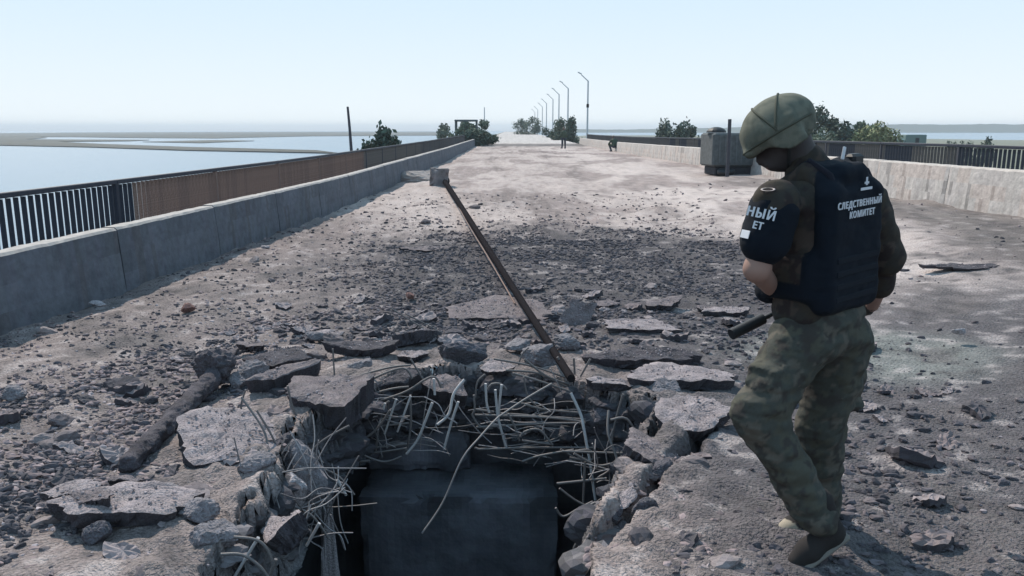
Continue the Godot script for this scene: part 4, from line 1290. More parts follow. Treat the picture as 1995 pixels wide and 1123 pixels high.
func build_rebar():
	var groups := [["grid of bent bars and bright stirrups hanging at the back left of the crater", Vector3(-0.690, -0.093, -4.950), [[0.0070, 1, [Vector3(-0.974, -0.058, -4.950), Vector3(-0.996, -0.205, -4.950)]], [0.0070, 1, [Vector3(-0.816, -0.033, -4.920), Vector3(-0.872, -0.222, -4.920)]], [0.0070, 1, [Vector3(-0.743, -0.006, -4.920), Vector3(-0.826, -0.243, -4.920)]], [0.0070, 1, [Vector3(-0.650, 0.015, -4.920), Vector3(-0.742, -0.229, -4.920)]], [0.0080, 1, [Vector3(-0.508, 0.106, -5.000), Vector3(-0.503, -0.005, -5.000)]], [0.0084, 1, [Vector3(-0.505, -0.005, -4.850), Vector3(-0.557, -0.142, -4.850), Vector3(-0.605, -0.257, -4.850), Vector3(-0.677, -0.351, -4.850)]], [0.0084, 1, [Vector3(-0.305, 0.115, -4.950), Vector3(-0.373, 0.030, -4.917), Vector3(-0.405, -0.093, -4.883), Vector3(-0.476, -0.153, -4.850)]], [0.0084, 1, [Vector3(-0.340, 0.001, -4.850), Vector3(-0.387, -0.142, -4.850), Vector3(-0.436, -0.319, -4.850)]], [0.0070, 0, [Vector3(-1.089, -0.167, -4.970), Vector3(-0.663, -0.142, -4.970)]], [0.0070, 0, [Vector3(-0.993, -0.216, -4.950), Vector3(-0.669, -0.180, -4.950)]], [0.0070, 0, [Vector3(-0.989, -0.340, -4.900), Vector3(-0.682, -0.305, -4.900)]], [0.0070, 0, [Vector3(-0.936, -0.364, -4.880), Vector3(-0.680, -0.325, -4.880)]], [0.0070, 0, [Vector3(-1.112, -0.356, -4.700), Vector3(-0.887, -0.332, -4.700)]], [0.0070, 0, [Vector3(-1.048, -0.018, -5.100), Vector3(-0.905, 0.081, -5.100), Vector3(-0.720, 0.145, -5.100), Vector3(-0.661, 0.074, -5.100)]], [0.0070, 0, [Vector3(-0.991, -0.101, -5.050), Vector3(-0.717, -0.008, -5.050), Vector3(-0.574, 0.080, -5.050), Vector3(-0.506, 0.101, -5.050), Vector3(-0.464, 0.027, -5.050)]], [0.0070, 0, [Vector3(-1.100, 0.042, -5.200), Vector3(-0.834, 0.118, -5.200), Vector3(-0.682, 0.136, -5.200)]], [0.0070, 0, [Vector3(-0.998, -0.054, -5.100), Vector3(-0.809, -0.000, -5.100), Vector3(-0.686, 0.017, -5.100)]], [0.0070, 0, [Vector3(-1.016, -0.271, -4.800), Vector3(-0.873, -0.182, -4.800), Vector3(-0.765, -0.038, -4.800)]], [0.0070, 0, [Vector3(-0.937, -0.135, -4.950), Vector3(-0.794, -0.030, -4.950)]], [0.0056, 0, [Vector3(-0.681, 0.179, -5.200), Vector3(-0.631, 0.089, -5.200), Vector3(-0.594, 0.028, -5.200)]], [0.0070, 0, [Vector3(-0.654, 0.018, -4.930), Vector3(-0.656, -0.190, -4.930), Vector3(-0.687, -0.367, -4.930)]], [0.0063, 0, [Vector3(-0.865, -0.214, -4.900), Vector3(-0.892, -0.425, -4.900)]], [0.0063, 0, [Vector3(-0.991, -0.291, -4.750), Vector3(-0.816, -0.360, -4.750), Vector3(-0.695, -0.326, -4.750)]]]],
		["dense bundle of bars with one long loose bar at the back centre of the crater", Vector3(0.142, -0.163, -4.950), [[0.0080, 1, [Vector3(-0.170, 0.088, -4.950), Vector3(-0.164, -0.041, -4.950), Vector3(-0.148, -0.107, -4.950)]], [0.0080, 1, [Vector3(-0.106, 0.070, -4.880), Vector3(-0.093, -0.092, -4.880), Vector3(-0.081, -0.154, -4.880), Vector3(-0.038, -0.318, -4.880)]], [0.0080, 1, [Vector3(-0.067, 0.091, -4.920), Vector3(-0.081, -0.044, -4.920), Vector3(-0.088, -0.145, -4.920)]], [0.0070, 0, [Vector3(-0.159, 0.030, -5.000), Vector3(-0.132, 0.068, -5.000), Vector3(-0.072, 0.068, -5.000), Vector3(-0.035, 0.030, -5.000)]], [0.0056, 2, [Vector3(0.256, 0.088, -4.950), Vector3(0.089, 0.024, -4.843), Vector3(-0.056, -0.039, -4.736), Vector3(-0.092, -0.029, -4.629), Vector3(-0.188, -0.101, -4.521), Vector3(-0.293, -0.202, -4.414), Vector3(-0.401, -0.421, -4.307), Vector3(-0.511, -0.556, -4.200)]], [0.0070, 0, [Vector3(-0.242, -0.093, -4.970), Vector3(-0.119, -0.111, -4.970)]], [0.0070, 0, [Vector3(-0.240, -0.117, -4.930), Vector3(0.207, -0.134, -4.930), Vector3(0.476, -0.166, -4.930)]], [0.0070, 0, [Vector3(-0.075, -0.114, -4.950), Vector3(0.478, -0.156, -4.950)]], [0.0070, 0, [Vector3(-0.230, -0.189, -4.900), Vector3(0.206, -0.165, -4.900), Vector3(0.474, -0.161, -4.900)]], [0.0070, 0, [Vector3(0.082, -0.069, -5.000), Vector3(0.210, -0.104, -5.000), Vector3(0.452, -0.129, -5.000)]], [0.0070, 0, [Vector3(-0.238, -0.309, -4.850), Vector3(-0.215, -0.319, -4.850), Vector3(0.146, -0.309, -4.850), Vector3(0.518, -0.309, -4.850)]], [0.0063, 0, [Vector3(-0.244, 0.029, -4.900), Vector3(-0.239, -0.075, -4.900), Vector3(-0.255, -0.106, -4.900), Vector3(-0.203, -0.186, -4.900), Vector3(-0.124, -0.196, -4.900)]], [0.0063, 0, [Vector3(-0.178, 0.103, -5.100), Vector3(-0.229, 0.049, -5.100), Vector3(-0.244, -0.057, -5.100)]], [0.0084, 1, [Vector3(0.375, 0.042, -4.900), Vector3(0.436, -0.084, -4.860), Vector3(0.453, -0.155, -4.820), Vector3(0.475, -0.273, -4.780), Vector3(0.496, -0.394, -4.740), Vector3(0.525, -0.597, -4.700)]], [0.0070, 0, [Vector3(0.054, -0.216, -4.800), Vector3(0.079, -0.182, -4.800), Vector3(0.170, -0.168, -4.800), Vector3(0.252, -0.264, -4.800)]], [0.0070, 0, [Vector3(0.064, -0.248, -4.820), Vector3(0.263, -0.276, -4.820)]], [0.0070, 0, [Vector3(0.066, -0.360, -4.750), Vector3(0.173, -0.322, -4.750), Vector3(0.388, -0.281, -4.750)]], [0.0070, 0, [Vector3(0.306, -0.290, -4.780), Vector3(0.437, -0.373, -4.780)]], [0.0070, 0, [Vector3(0.395, -0.291, -4.750), Vector3(0.491, -0.285, -4.750), Vector3(0.499, -0.353, -4.750), Vector3(0.363, -0.333, -4.750)]], [0.0070, 0, [Vector3(0.085, 0.164, -5.250), Vector3(0.250, 0.037, -5.250), Vector3(0.475, -0.036, -5.250)]], [0.0070, 0, [Vector3(0.009, 0.094, -5.150), Vector3(0.215, 0.030, -5.150), Vector3(0.463, -0.060, -5.150)]], [0.0070, 0, [Vector3(-0.044, 0.085, -5.250), Vector3(0.183, 0.063, -5.250), Vector3(0.359, -0.025, -5.250), Vector3(0.535, -0.083, -5.250)]], [0.0070, 0, [Vector3(0.311, 0.164, -5.300), Vector3(0.397, 0.022, -5.300)]], [0.0070, 0, [Vector3(0.423, 0.157, -5.300), Vector3(0.432, 0.040, -5.300)]], [0.0070, 0, [Vector3(0.536, 0.150, -5.300), Vector3(0.471, 0.025, -5.300)]], [0.0056, 0, [Vector3(0.076, 0.101, -5.050), Vector3(0.110, -0.040, -5.050), Vector3(0.198, -0.129, -5.050)]], [0.0070, 0, [Vector3(-0.024, -0.081, -4.850), Vector3(0.021, -0.177, -4.850), Vector3(0.048, -0.264, -4.850)]], [0.0063, 0, [Vector3(-0.125, 0.150, -5.300), Vector3(0.150, 0.095, -5.300), Vector3(0.450, -0.015, -5.300)]], [0.0056, 0, [Vector3(0.045, 0.076, -5.400), Vector3(0.073, 0.158, -5.400), Vector3(0.116, 0.202, -5.400)]]]],
		["looping bent bars sticking out of the right rim of the crater", Vector3(0.632, -0.229, -4.600), [[0.0070, 0, [Vector3(0.582, 0.034, -4.600), Vector3(0.570, -0.074, -4.500), Vector3(0.615, -0.208, -4.400), Vector3(0.583, -0.275, -4.300), Vector3(0.545, -0.383, -4.200)]], [0.0070, 0, [Vector3(0.695, 0.069, -4.800), Vector3(0.643, -0.158, -4.800), Vector3(0.633, -0.278, -4.800)]], [0.0070, 0, [Vector3(0.872, 0.073, -4.750), Vector3(0.811, -0.104, -4.750), Vector3(0.682, -0.309, -4.750)]], [0.0070, 0, [Vector3(0.583, 0.010, -4.500), Vector3(0.677, 0.016, -4.500), Vector3(0.729, -0.116, -4.500), Vector3(0.609, -0.284, -4.500), Vector3(0.512, -0.357, -4.500)]], [0.0070, 0, [Vector3(0.257, -0.300, -4.300), Vector3(0.542, -0.268, -4.300)]], [0.0056, 0, [Vector3(0.235, -0.299, -4.000), Vector3(0.277, -0.350, -4.000), Vector3(0.365, -0.299, -4.000), Vector3(0.433, -0.263, -4.000)]], [0.0070, 0, [Vector3(0.368, -0.200, -4.500), Vector3(0.504, -0.275, -4.500), Vector3(0.605, -0.262, -4.500)]], [0.0070, 0, [Vector3(0.304, -0.229, -4.600), Vector3(0.764, -0.245, -4.600)]], [0.0070, 0, [Vector3(0.413, -0.306, -4.300), Vector3(0.417, -0.165, -4.300), Vector3(0.410, -0.433, -4.300)]], [0.0056, 0, [Vector3(0.260, -0.234, -4.100), Vector3(0.345, -0.303, -4.100), Vector3(0.431, -0.349, -4.100)]], [0.0056, 0, [Vector3(0.314, -0.287, -3.700), Vector3(0.333, -0.177, -3.700), Vector3(0.413, -0.122, -3.700)]], [0.0056, 0, [Vector3(0.294, -0.259, -3.500), Vector3(0.322, -0.206, -3.500), Vector3(0.375, -0.193, -3.500)]], [0.0063, 0, [Vector3(0.519, -0.004, -5.100), Vector3(0.688, 0.049, -5.100), Vector3(0.825, 0.025, -5.100)]]]],
		["thin curled bars sticking out of the left rim of the crater", Vector3(-1.304, -0.078, -4.100), [[0.0056, 0, [Vector3(-1.483, 0.253, -4.200), Vector3(-1.336, 0.090, -4.100), Vector3(-1.297, -0.035, -4.000), Vector3(-1.276, -0.060, -3.900), Vector3(-1.221, -0.109, -3.800), Vector3(-1.188, -0.149, -3.700)]], [0.0056, 0, [Vector3(-1.288, 0.044, -3.950), Vector3(-1.286, -0.044, -3.883), Vector3(-1.308, -0.125, -3.817), Vector3(-1.310, -0.168, -3.750)]], [0.0056, 0, [Vector3(-1.314, 0.222, -4.500), Vector3(-1.286, 0.070, -4.500), Vector3(-1.226, -0.013, -4.500), Vector3(-1.171, -0.051, -4.500)]], [0.0056, 0, [Vector3(-1.279, -0.128, -4.200), Vector3(-1.172, -0.106, -4.200), Vector3(-1.044, 0.006, -4.200), Vector3(-0.899, 0.090, -4.200)]], [0.0056, 0, [Vector3(-1.137, -0.037, -4.200), Vector3(-1.051, -0.131, -4.200)]], [0.0070, 1, [Vector3(-0.931, -0.137, -4.000), Vector3(-0.888, -0.228, -4.000)]], [0.0070, 1, [Vector3(-0.883, -0.075, -3.400), Vector3(-0.947, -0.188, -3.400)]], [0.0070, 1, [Vector3(-1.047, 0.043, -3.050), Vector3(-1.156, -0.133, -3.050)]], [0.0070, 0, [Vector3(-0.964, -0.025, -3.000), Vector3(-0.996, -0.108, -3.000)]], [0.0056, 0, [Vector3(-1.129, 0.073, -3.000), Vector3(-1.036, 0.059, -3.000), Vector3(-0.992, 0.007, -3.000), Vector3(-0.975, -0.071, -3.000)]], [0.0056, 0, [Vector3(-1.167, 0.024, -2.950), Vector3(-1.081, 0.022, -2.950), Vector3(-1.014, -0.030, -2.950), Vector3(-0.984, -0.078, -2.950)]], [0.0049, 0, [Vector3(-1.132, 0.334, -4.900), Vector3(-1.125, -0.040, -4.900)]], [0.0049, 0, [Vector3(-1.370, 0.215, -4.100), Vector3(-1.273, -0.019, -4.100), Vector3(-1.341, -0.228, -4.100)]], [0.0049, 0, [Vector3(-1.527, 0.230, -4.400), Vector3(-1.558, 0.106, -4.400), Vector3(-1.476, 0.013, -4.400)]], [0.0056, 0, [Vector3(-1.308, 0.014, -3.700), Vector3(-1.189, -0.108, -3.700), Vector3(-1.014, -0.177, -3.700), Vector3(-0.918, -0.315, -3.700)]], [0.0056, 0, [Vector3(-1.054, -0.108, -4.100), Vector3(-0.945, -0.168, -4.100), Vector3(-0.865, -0.273, -4.100)]], [0.0049, 0, [Vector3(-0.963, 0.307, -6.200), Vector3(-0.804, 0.203, -6.200), Vector3(-0.603, 0.077, -6.200)]], [0.0049, 0, [Vector3(-0.857, 0.234, -6.300), Vector3(-0.693, 0.149, -6.300), Vector3(-0.562, 0.073, -6.300)]]]]]
	var gi := -1
	for g in groups:
		gi += 1
		var t := thing("rebar_tangle", g[0], "rebar", g[1])
		for q in g[2]:
			var b := MB.new()
			var pts := []
			for p in q[2]: pts.append(p - g[1])
			var c: Color = [Color(0.19, 0.175, 0.175), Color(0.55, 0.53, 0.54), Color(0.26, 0.24, 0.24)][q[1]]
			b.tube(bend(pts), q[0] * 1.15, q[0] * 1.05, 6, true, c)
			put("rebar", b.mesh(), M.iron, t)
		# thinner wires of the same mat
		var zone: Array = [[-0.95, -0.25, -5.15, -0.02, 26], [-0.15, 0.6, -5.1, -0.05, 34], [0.4, 0.8, -4.5, -0.1, 16], [-1.35, -0.9, -3.9, 0.03, 40]][gi]
		for k in int(zone[4] * 1.2):
			var p := Vector3(rng.randf_range(zone[0], zone[1]), zone[3] - 0.38 * rng.randf(), zone[2] + rng.randf_range(-0.15, 0.3))
			var flat := rng.randf() < (0.65 if gi < 2 else 0.3)
			var d := (Vector3(rng.randf_range(-1, 1), rng.randf_range(-0.12, 0.12), rng.randf_range(-0.2, 0.25)) if flat else Vector3(rng.randf_range(-0.5, 0.5), rng.randf_range(-1, 0.4), rng.randf_range(-0.4, 0.6))).normalized()
			var ln := rng.randf_range(0.18, 0.5)
			var wp := []
			for j in 4:
				wp.append(p + d * ln * (j / 3.0 - 0.5) + Vector3(rng.randfn(), rng.randfn(), rng.randfn()) * 0.014 - g[1])
			var b2 := MB.new()
			b2.tube(bend(wp), 0.0037, 0.0033, 5, true, Color(0.24, 0.22, 0.225) * rng.randf_range(0.7, 1.8))
			put("rebar", b2.mesh(), M.iron, t)

func build_fallen_lamp():
	var a := Vector3(-2.044, 0.084, -24.500)
	var b := Vector3(0.381, 0.122, -4.950)
	a.y += 0.05
	var t := thing("fallen_lamp_post", "toppled rusty lamp post with its concrete footing, leaning across the road into the crater", "lamp post", a)
	var m := MB.new()
	var pts := PackedVector3Array()
	for i in 13: pts.append((b - a) * (i / 12.0) + Vector3.UP * -0.10 * sin(PI * i / 12.0) * 0.0)
	m.tube(pts, 0.078, 0.027, 12)
	put("pole", m.mesh(), M.pole, t)
	var dir := (b - a).normalized()
	var bs := Basis.looking_at(dir, Vector3.UP)
	m = MB.new()
	put("concrete_footing", rough_box(Vector3(0, 0, 0.2), Vector3(0.56, 0.52, 0.62), Color(0.17, 0.155, 0.16), 0.06, 0.02, 0.09), M.concrete, t, -dir * 0.05 + Vector3(-0.16, 0.13, 0), Basis(Vector3.UP, 0.1) * Basis(Vector3.FORWARD, 0.06))
	m = MB.new()
	m.tube(PackedVector3Array([Vector3.ZERO, dir * 0.35]), 0.16, 0.14, 12)
	put("base_collar", m.mesh(), M.pole, t)
	for s in [-1, 1]:
		m = MB.new()
		m.tube(PackedVector3Array([Vector3(s * 0.22 - 0.16, -0.1, 0), Vector3(s * 0.25 - 0.2, -0.32, 0.1)]), 0.03, 0.025, 6)
		put("anchor_bolt", m.mesh(), M.pole, t)
	# cable along the pole
	m = MB.new()
	m.tube(bend([Vector3(-1.913, 0.026, -24.000), Vector3(-0.841, 0.140, -14.200), Vector3(-0.304, 0.132, -9.900), Vector3(0.027, 0.078, -7.400)]), 0.012, 0.008, 5, true)
	var o := put("cable", m.mesh(), M.rust2)
	tag(o, "thin brown cable trailing beside the toppled lamp post", "cable")
	# the charred post on the left of the crater
	m = MB.new()
	var p0 := Vector3(-1.964, 0.100, -5.131)
	var p1 := Vector3(-1.920, 0.050, -3.773)
	var ch := thing("broken_post", "dark broken post lying on the rubble left of the crater", "post", p0)
	var burnt := func(p: Vector3) -> Color:
		return Color(0.075, 0.069, 0.076) * (1.0 + 0.7 * n2.get_noise_3d(p.x * 20, p.y * 20, p.z * 20))
	put("shaft", sdf_mesh([[0, Vector3.ZERO, (p1 - p0) * 0.55, 0.06, 0.055], [0, (p1 - p0) * 0.5, p1 - p0, 0.056, 0.046]], 0.03, 0.010, burnt, 0.022, 8.0), M.rock, ch)
	put("torn_head", rock_mesh(77, Vector3(0.24, 0.2, 0.22), 3, 9, 0.12, Color(0.08, 0.075, 0.082), Color(0.12, 0.11, 0.118)), M.rock, ch, Vector3(0.0, 0.04, 0.0))

# ---------------------------------------------------------------- the block on the right
func build_checkpoint():
	var at := Vector3(6.687, 0.350, -24.706)
	var t := thing("concrete_block", "grey ribbed concrete block standing on the road beside the man's helmet", "block", at, Basis(Vector3.UP, 0.12))
	var c := Color(0.10, 0.108, 0.112)
	var b := MB.new()
	b.box(Vector3(0.05, 0.72, 0), Vector3(1.75, 0.98, 1.1), Basis(), 0.05, c)
	put("body", b.mesh(), M.concrete, t)
	for i in 9:
		b = MB.new()
		b.box(Vector3(-0.62 + i * 0.17, 0.74, 0.565), Vector3(0.05, 0.8, 0.03), Basis(), 0.01, c * 1.15)
		put("rib", b.mesh(), M.concrete, t)
	b = MB.new()
	b.box(Vector3(0.05, 0.1, 0), Vector3(1.5, 0.26, 0.9), Basis(), 0.03, Color(0.05, 0.05, 0.055))
	put("plinth", b.mesh(), M.concrete, t)
	var h := MB.new()
	for i in 6:
		var t0 := PI * 0.5 * i / 6.0
		var t1 := PI * 0.5 * (i + 1) / 6.0
		for s in 14:
			var a0 := TAU * s / 14.0
			var a1 := TAU * (s + 1) / 14.0
			var f := func(tt: float, aa: float) -> Vector3: return Vector3(cos(aa) * cos(tt) * 0.3, sin(tt) * 0.17, sin(aa) * cos(tt) * 0.3)
			h.quad(f.call(t0, a0), f.call(t0, a1), f.call(t1, a1), f.call(t1, a0))
	var o := put("dome_lid", h.mesh(), M.black, self, at + Vector3(-0.58, 1.22, 0.25))
	tag(o, "black dome shaped lid resting on the grey ribbed concrete block", "lid")
	for q in [[-0.35, 0.75, 1.0], [0.75, 0.72, 2.0]]:
		var tm := TorusMesh.new()
		tm.inner_radius = 0.1; tm.outer_radius = 0.27; tm.rings = 24; tm.ring_segments = 10
		var w := put("tyre", tm, M.black, self, at + Vector3(q[0], 0.09, q[1]), Basis(Vector3(1, 0, 0.3).normalized(), 0.15))
		tag(w, ["black tyre lying at the left end of the ribbed block", "black tyre lying before the left half of the ribbed block", "black tyre lying before the right half of the ribbed block"][int(q[2])], "tyre")
	b = MB.new()
	var foot := Vector3(6.104, 0.330, -22.960)
	b.tube(PackedVector3Array([foot, foot + Vector3(0, 0.8, 0), foot + Vector3(-0.01, 1.62, 0)]), 0.055, 0.05, 8)
	o = put("marker_post", b.mesh(), M.steel_grey)
	tag(o, "thin grey upright post in front of the ribbed concrete block", "post")

# ---------------------------------------------------------------- people
func camo(p: Vector3) -> Color:
	var a := n1.get_noise_3d(p.x * 8.0, p.y * 7.0, p.z * 8.0)
	var b := n1.get_noise_3d(p.x * 12.0 + 40, p.y * 11.0, p.z * 12.0)
	if b > 0.22: return Color(0.052, 0.050, 0.045)
	if a > 0.12: return Color(0.080, 0.079, 0.064)
	if a < -0.22: return Color(0.108, 0.099, 0.083)
	return Color(0.066, 0.069, 0.062)

func camo_brown(p: Vector3) -> Color:
	var c := camo(p)
	return Color(c.r * 0.62, c.g * 0.52, c.b * 0.55)

func frame(fwd: Vector3, up: Vector3) -> Basis:
	# x right, y up, z back
	var z := -fwd.normalized()
	var x := up.cross(z).normalized()
	return Basis(x, z.cross(x).normalized(), z)

func build_people():
	var P := {"pelvis": Vector3(1.245, 0.897, -3.150), "neck": Vector3(1.194, 1.513, -3.170), "head": Vector3(1.054, 1.661, -3.200), "l_sh": Vector3(0.981, 1.429, -2.990), "l_el": Vector3(0.919, 1.181, -2.970), "l_wr": Vector3(1.087, 1.028, -3.200), "l_grip": Vector3(1.181, 0.981, -3.300), "r_sh": Vector3(1.458, 1.394, -3.300), "r_el": Vector3(1.588, 1.141, -3.360), "r_wr": Vector3(1.617, 0.921, -3.520), "r_grip": Vector3(1.608, 0.891, -3.600), "l_hip": Vector3(1.144, 0.858, -3.080), "l_kn": Vector3(0.968, 0.603, -3.000), "l_an": Vector3(1.203, 0.192, -2.930), "l_heel": Vector3(1.282, 0.104, -2.930), "l_toe": Vector3(1.125, -0.007, -2.900), "r_hip": Vector3(1.357, 0.834, -3.200), "r_kn": Vector3(1.312, 0.461, -3.230), "r_an": Vector3(1.352, 0.088, -3.250), "r_heel": Vector3(1.376, -0.007, -3.260), "r_toe": Vector3(1.140, -0.005, -3.130), "muzzle": Vector3(0.924, 0.848, -3.280), "stock": Vector3(1.597, 1.089, -3.560)}
	var fd := Vector3(-sin(deg_to_rad(36)), 0, -cos(deg_to_rad(36)))
	var org := Vector3(P.pelvis.x, 0, P.pelvis.z)
	for k in P: P[k] -= org
	var man := thing("person", "man in a green helmet, dark blue lettered vest and camouflage trousers, walking with bowed head", "person", org)
	var tf := frame(fd, (P.neck - P.pelvis).normalized())
	var up := tf.y
	var chest: Vector3 = P.pelvis.lerp(P.neck, 0.62)
	var belly: Vector3 = P.pelvis.lerp(P.neck, 0.3)
	# head direction: left, a little away, looking down
	var hd := Vector3(-sin(deg_to_rad(66)), -0.72, -cos(deg_to_rad(68))).normalized()
	var hf := frame(hd, Vector3.UP)
	var H: Vector3 = P.head
	# --- body: one continuous skin surface
	var skin := []
	skin.append([0, P.neck, H + hf * Vector3(0, -0.06, 0.03), 0.062, 0.06])
	skin.append([2, H + hf * Vector3(0, 0.02, 0.02), hf, Vector3(0.076, 0.098, 0.098)])
	skin.append([2, H + hf * Vector3(0, -0.055, -0.035), hf, Vector3(0.055, 0.068, 0.062)])
	skin.append([0, H + hf * Vector3(0, 0.012, -0.09), H + hf * Vector3(0, -0.03, -0.112), 0.012, 0.017])
	skin.append([0, H + hf * Vector3(-0.02, -0.068, -0.088), H + hf * Vector3(0.02, -0.068, -0.088), 0.012, 0.012])
	for s in [-1, 1]:
		skin.append([2, H + hf * Vector3(s * 0.078, -0.005, 0.015), hf, Vector3(0.012, 0.032, 0.02)])
	skin.append([1, chest, tf, Vector3(0.16, 0.2, 0.09), 0.08])
	skin.append([0, P.pelvis, belly, 0.12, 0.12])
	for s in ["l", "r"]:
		skin.append([0, P[s + "_sh"], P[s + "_el"], 0.052, 0.042])
		skin.append([0, P[s + "_el"], P[s + "_wr"], 0.046, 0.030])
		skin.append([0, P[s + "_hip"], P[s + "_kn"], 0.085, 0.055])
		skin.append([0, P[s + "_kn"], P[s + "_an"], 0.052, 0.036])
	var face := func(p: Vector3) -> Color:
		var l: Vector3 = (p - H) * hf
		if l.y > 0.01 and l.z > -0.03 and l.length() < 0.14: return Color(0.03, 0.025, 0.022)
		if l.length() < 0.2 and l.y > 0.0 and l.z < -0.07 and absf(absf(l.x) - 0.032) < 0.014 and absf(l.y - 0.01) < 0.008: return Color(0.04, 0.03, 0.03)
		if l.length() < 0.2 and l.z < -0.08 and absf(l.y + 0.068) < 0.006 and absf(l.x) < 0.025: return Color(0.2, 0.09, 0.08)
		if l.length() < 0.24 and l.y > -0.2: return Color(0.05, 0.042, 0.042)
		return Color(0.27, 0.165, 0.135)
	put("body", sdf_mesh(skin, 0.035, 0.013, face), M.skin, man)
	# hands with separate fingers, closed on the rifle
	for s in ["l", "r"]:
		var w: Vector3 = P[s + "_wr"]
		var tip: Vector3 = P[s + "_grip"]
		var dir := (tip - w).normalized()
		var sd := 1.0 if s == "l" else -1.0
		var pal := dir.cross(Vector3.UP).normalized() * sd
		var side := pal.cross(dir).normalized()
		var hp := [[0, w, w + dir * 0.03, 0.028, 0.03]]
		hp.append([1, w + dir * 0.06, Basis(side, dir, pal), Vector3(0.04, 0.045, 0.014), 0.013])
		for f in 4:
			var ln: float = [0.036, 0.042, 0.039, 0.030][f]
			var o: Vector3 = w + dir * 0.1 + side * (-0.03 + f * 0.02)
			var k1 := o + dir * ln * 0.8 + pal * 0.012
			var k2 := k1 + dir * ln * 0.1 + pal * ln * 0.75
			var k3 := k2 - dir * ln * 0.55 + pal * ln * 0.2
			hp.append([0, o - dir * 0.01, k1, 0.0095, 0.009])
			hp.append([0, k1, k2, 0.009, 0.0085])
			hp.append([0, k2, k3, 0.0085, 0.007])
		var th := w + dir * 0.035 - side * 0.035 + pal * 0.008
		var t1 := th + dir * 0.03 - side * 0.02 + pal * 0.02
		hp.append([0, th, t1, 0.012, 0.0105])
		hp.append([0, t1, t1 + dir * 0.026 + pal * 0.016 + side * 0.012, 0.0105, 0.008])
		put("hand", sdf_mesh(hp, 0.008, 0.0045, func(_p): return Color(0.05, 0.045, 0.042)), M.skin, man)
	# --- trousers
	var tr := []
	tr.append([1, P.pelvis + Vector3(0, 0.02, 0), frame(fd, Vector3.UP), Vector3(0.185, 0.14, 0.14), 0.12])
	for s in ["l", "r"]:
		tr.append([0, P[s + "_hip"], P[s + "_kn"], 0.122, 0.096])
		tr.append([0, P[s + "_kn"], P[s + "_an"], 0.094, 0.078])
		# cargo pocket
		var mid: Vector3 = P[s + "_hip"].lerp(P[s + "_kn"], 0.55)
		tr.append([1, mid + frame(fd, Vector3.UP) * Vector3((-0.095 if s == "l" else 0.095), 0, 0.01), frame(fd, Vector3.UP), Vector3(0.03, 0.09, 0.075), 0.02])
	put("trousers", sdf_mesh(tr, 0.045, 0.0125, camo, 0.017, 7.5), M.cloth, man)
	# --- shirt
	var sh := []
	sh.append([1, chest + up * 0.0, tf, Vector3(0.205, 0.245, 0.135), 0.11])
	sh.append([1, belly - up * 0.04, tf, Vector3(0.19, 0.15, 0.135), 0.11])
	sh.append([0, P.neck - up * 0.03, P.neck + (H - P.neck) * 0.3, 0.10, 0.082])
	for s in ["l", "r"]:
		sh.append([0, P[s + "_sh"], P[s + "_sh"].lerp(P[s + "_el"], 0.62 if s == "l" else 0.9), 0.088, 0.08])
	put("shirt", sdf_mesh(sh, 0.04, 0.0125, camo_brown, 0.010, 6.0), M.cloth, man)
	var rs := [[0, P.r_el.lerp(P.r_sh, 0.3), P.r_el.lerp(P.r_wr, 0.5), 0.072, 0.062]]
	put("sleeve", sdf_mesh(rs, 0.03, 0.011, camo_brown, 0.006, 8.0), M.cloth, man)
	# --- navy sleeve cover with white print on the left arm
	var navy := func(p: Vector3) -> Color:
		var l: Vector3 = (p - chest) * tf
		if l.z < 0.075 and absf(l.x) > 0.13 and l.y > -0.15: return camo_brown(p)
		return Color(0.0065, 0.008, 0.017)
	var a0: Vector3 = P.l_sh.lerp(P.l_el, 0.12)
	var a1: Vector3 = P.l_sh.lerp(P.l_el, 0.56)
	put("sleeve_cover", sdf_mesh([[0, a0, a1, 0.094, 0.095]], 0.03, 0.011, func(_p): return Color(0.0065, 0.008, 0.017), 0.004, 9.0), M.cloth, man)
	# --- vest: plate carrier with back panel, front panel, side bands and shoulder straps
	var ve := []
	ve.append([1, chest + tf * Vector3(0, -0.03, 0.125), tf, Vector3(0.185, 0.25, 0.048), 0.045])
	ve.append([1, chest + tf * Vector3(0, -0.05, -0.125), tf, Vector3(0.18, 0.22, 0.05), 0.045])
	ve.append([1, chest + tf * Vector3(0, -0.13, 0), tf, Vector3(0.218, 0.105, 0.13), 0.05])
	for s in [-1, 1]:
		ve.append([0, chest + tf * Vector3(s * 0.115, 0.2, 0.12), chest + tf * Vector3(s * 0.105, 0.262, 0.02), 0.042, 0.04])
		ve.append([0, chest + tf * Vector3(s * 0.105, 0.262, 0.02), chest + tf * Vector3(s * 0.11, 0.17, -0.12), 0.04, 0.042])
	ve.append([0, chest + tf * Vector3(-0.06, 0.25, 0.115), chest + tf * Vector3(0.06, 0.25, 0.115), 0.04, 0.04])
	ve.append([0, P.neck + tf * Vector3(-0.05, -0.01, 0.05), P.neck + tf * Vector3(0.05, -0.01, 0.05), 0.075, 0.075])
	put("vest", sdf_mesh(ve, 0.03, 0.0105, navy, 0.009, 6.0), M.cloth, man)
	for q in [["СЛЕДСТВЕННЫЙ", 0.148, 0.026, -0.012], ["КОМИТЕТ", 0.108, 0.026, 0.004]]:
		var tm := TextMesh.new()
		var f := SystemFont.new()
		f.font_names = PackedStringArray(["Droid Sans"])
		f.font_weight = 700
		tm.font = f
		tm.text = q[0]
		tm.font_size = 64
		tm.pixel_size = q[2] / 46.0
		tm.depth = 0.002
		put("lettering", tm, M.white, man, chest + tf * Vector3(q[3], q[1], 0.1785), tf)
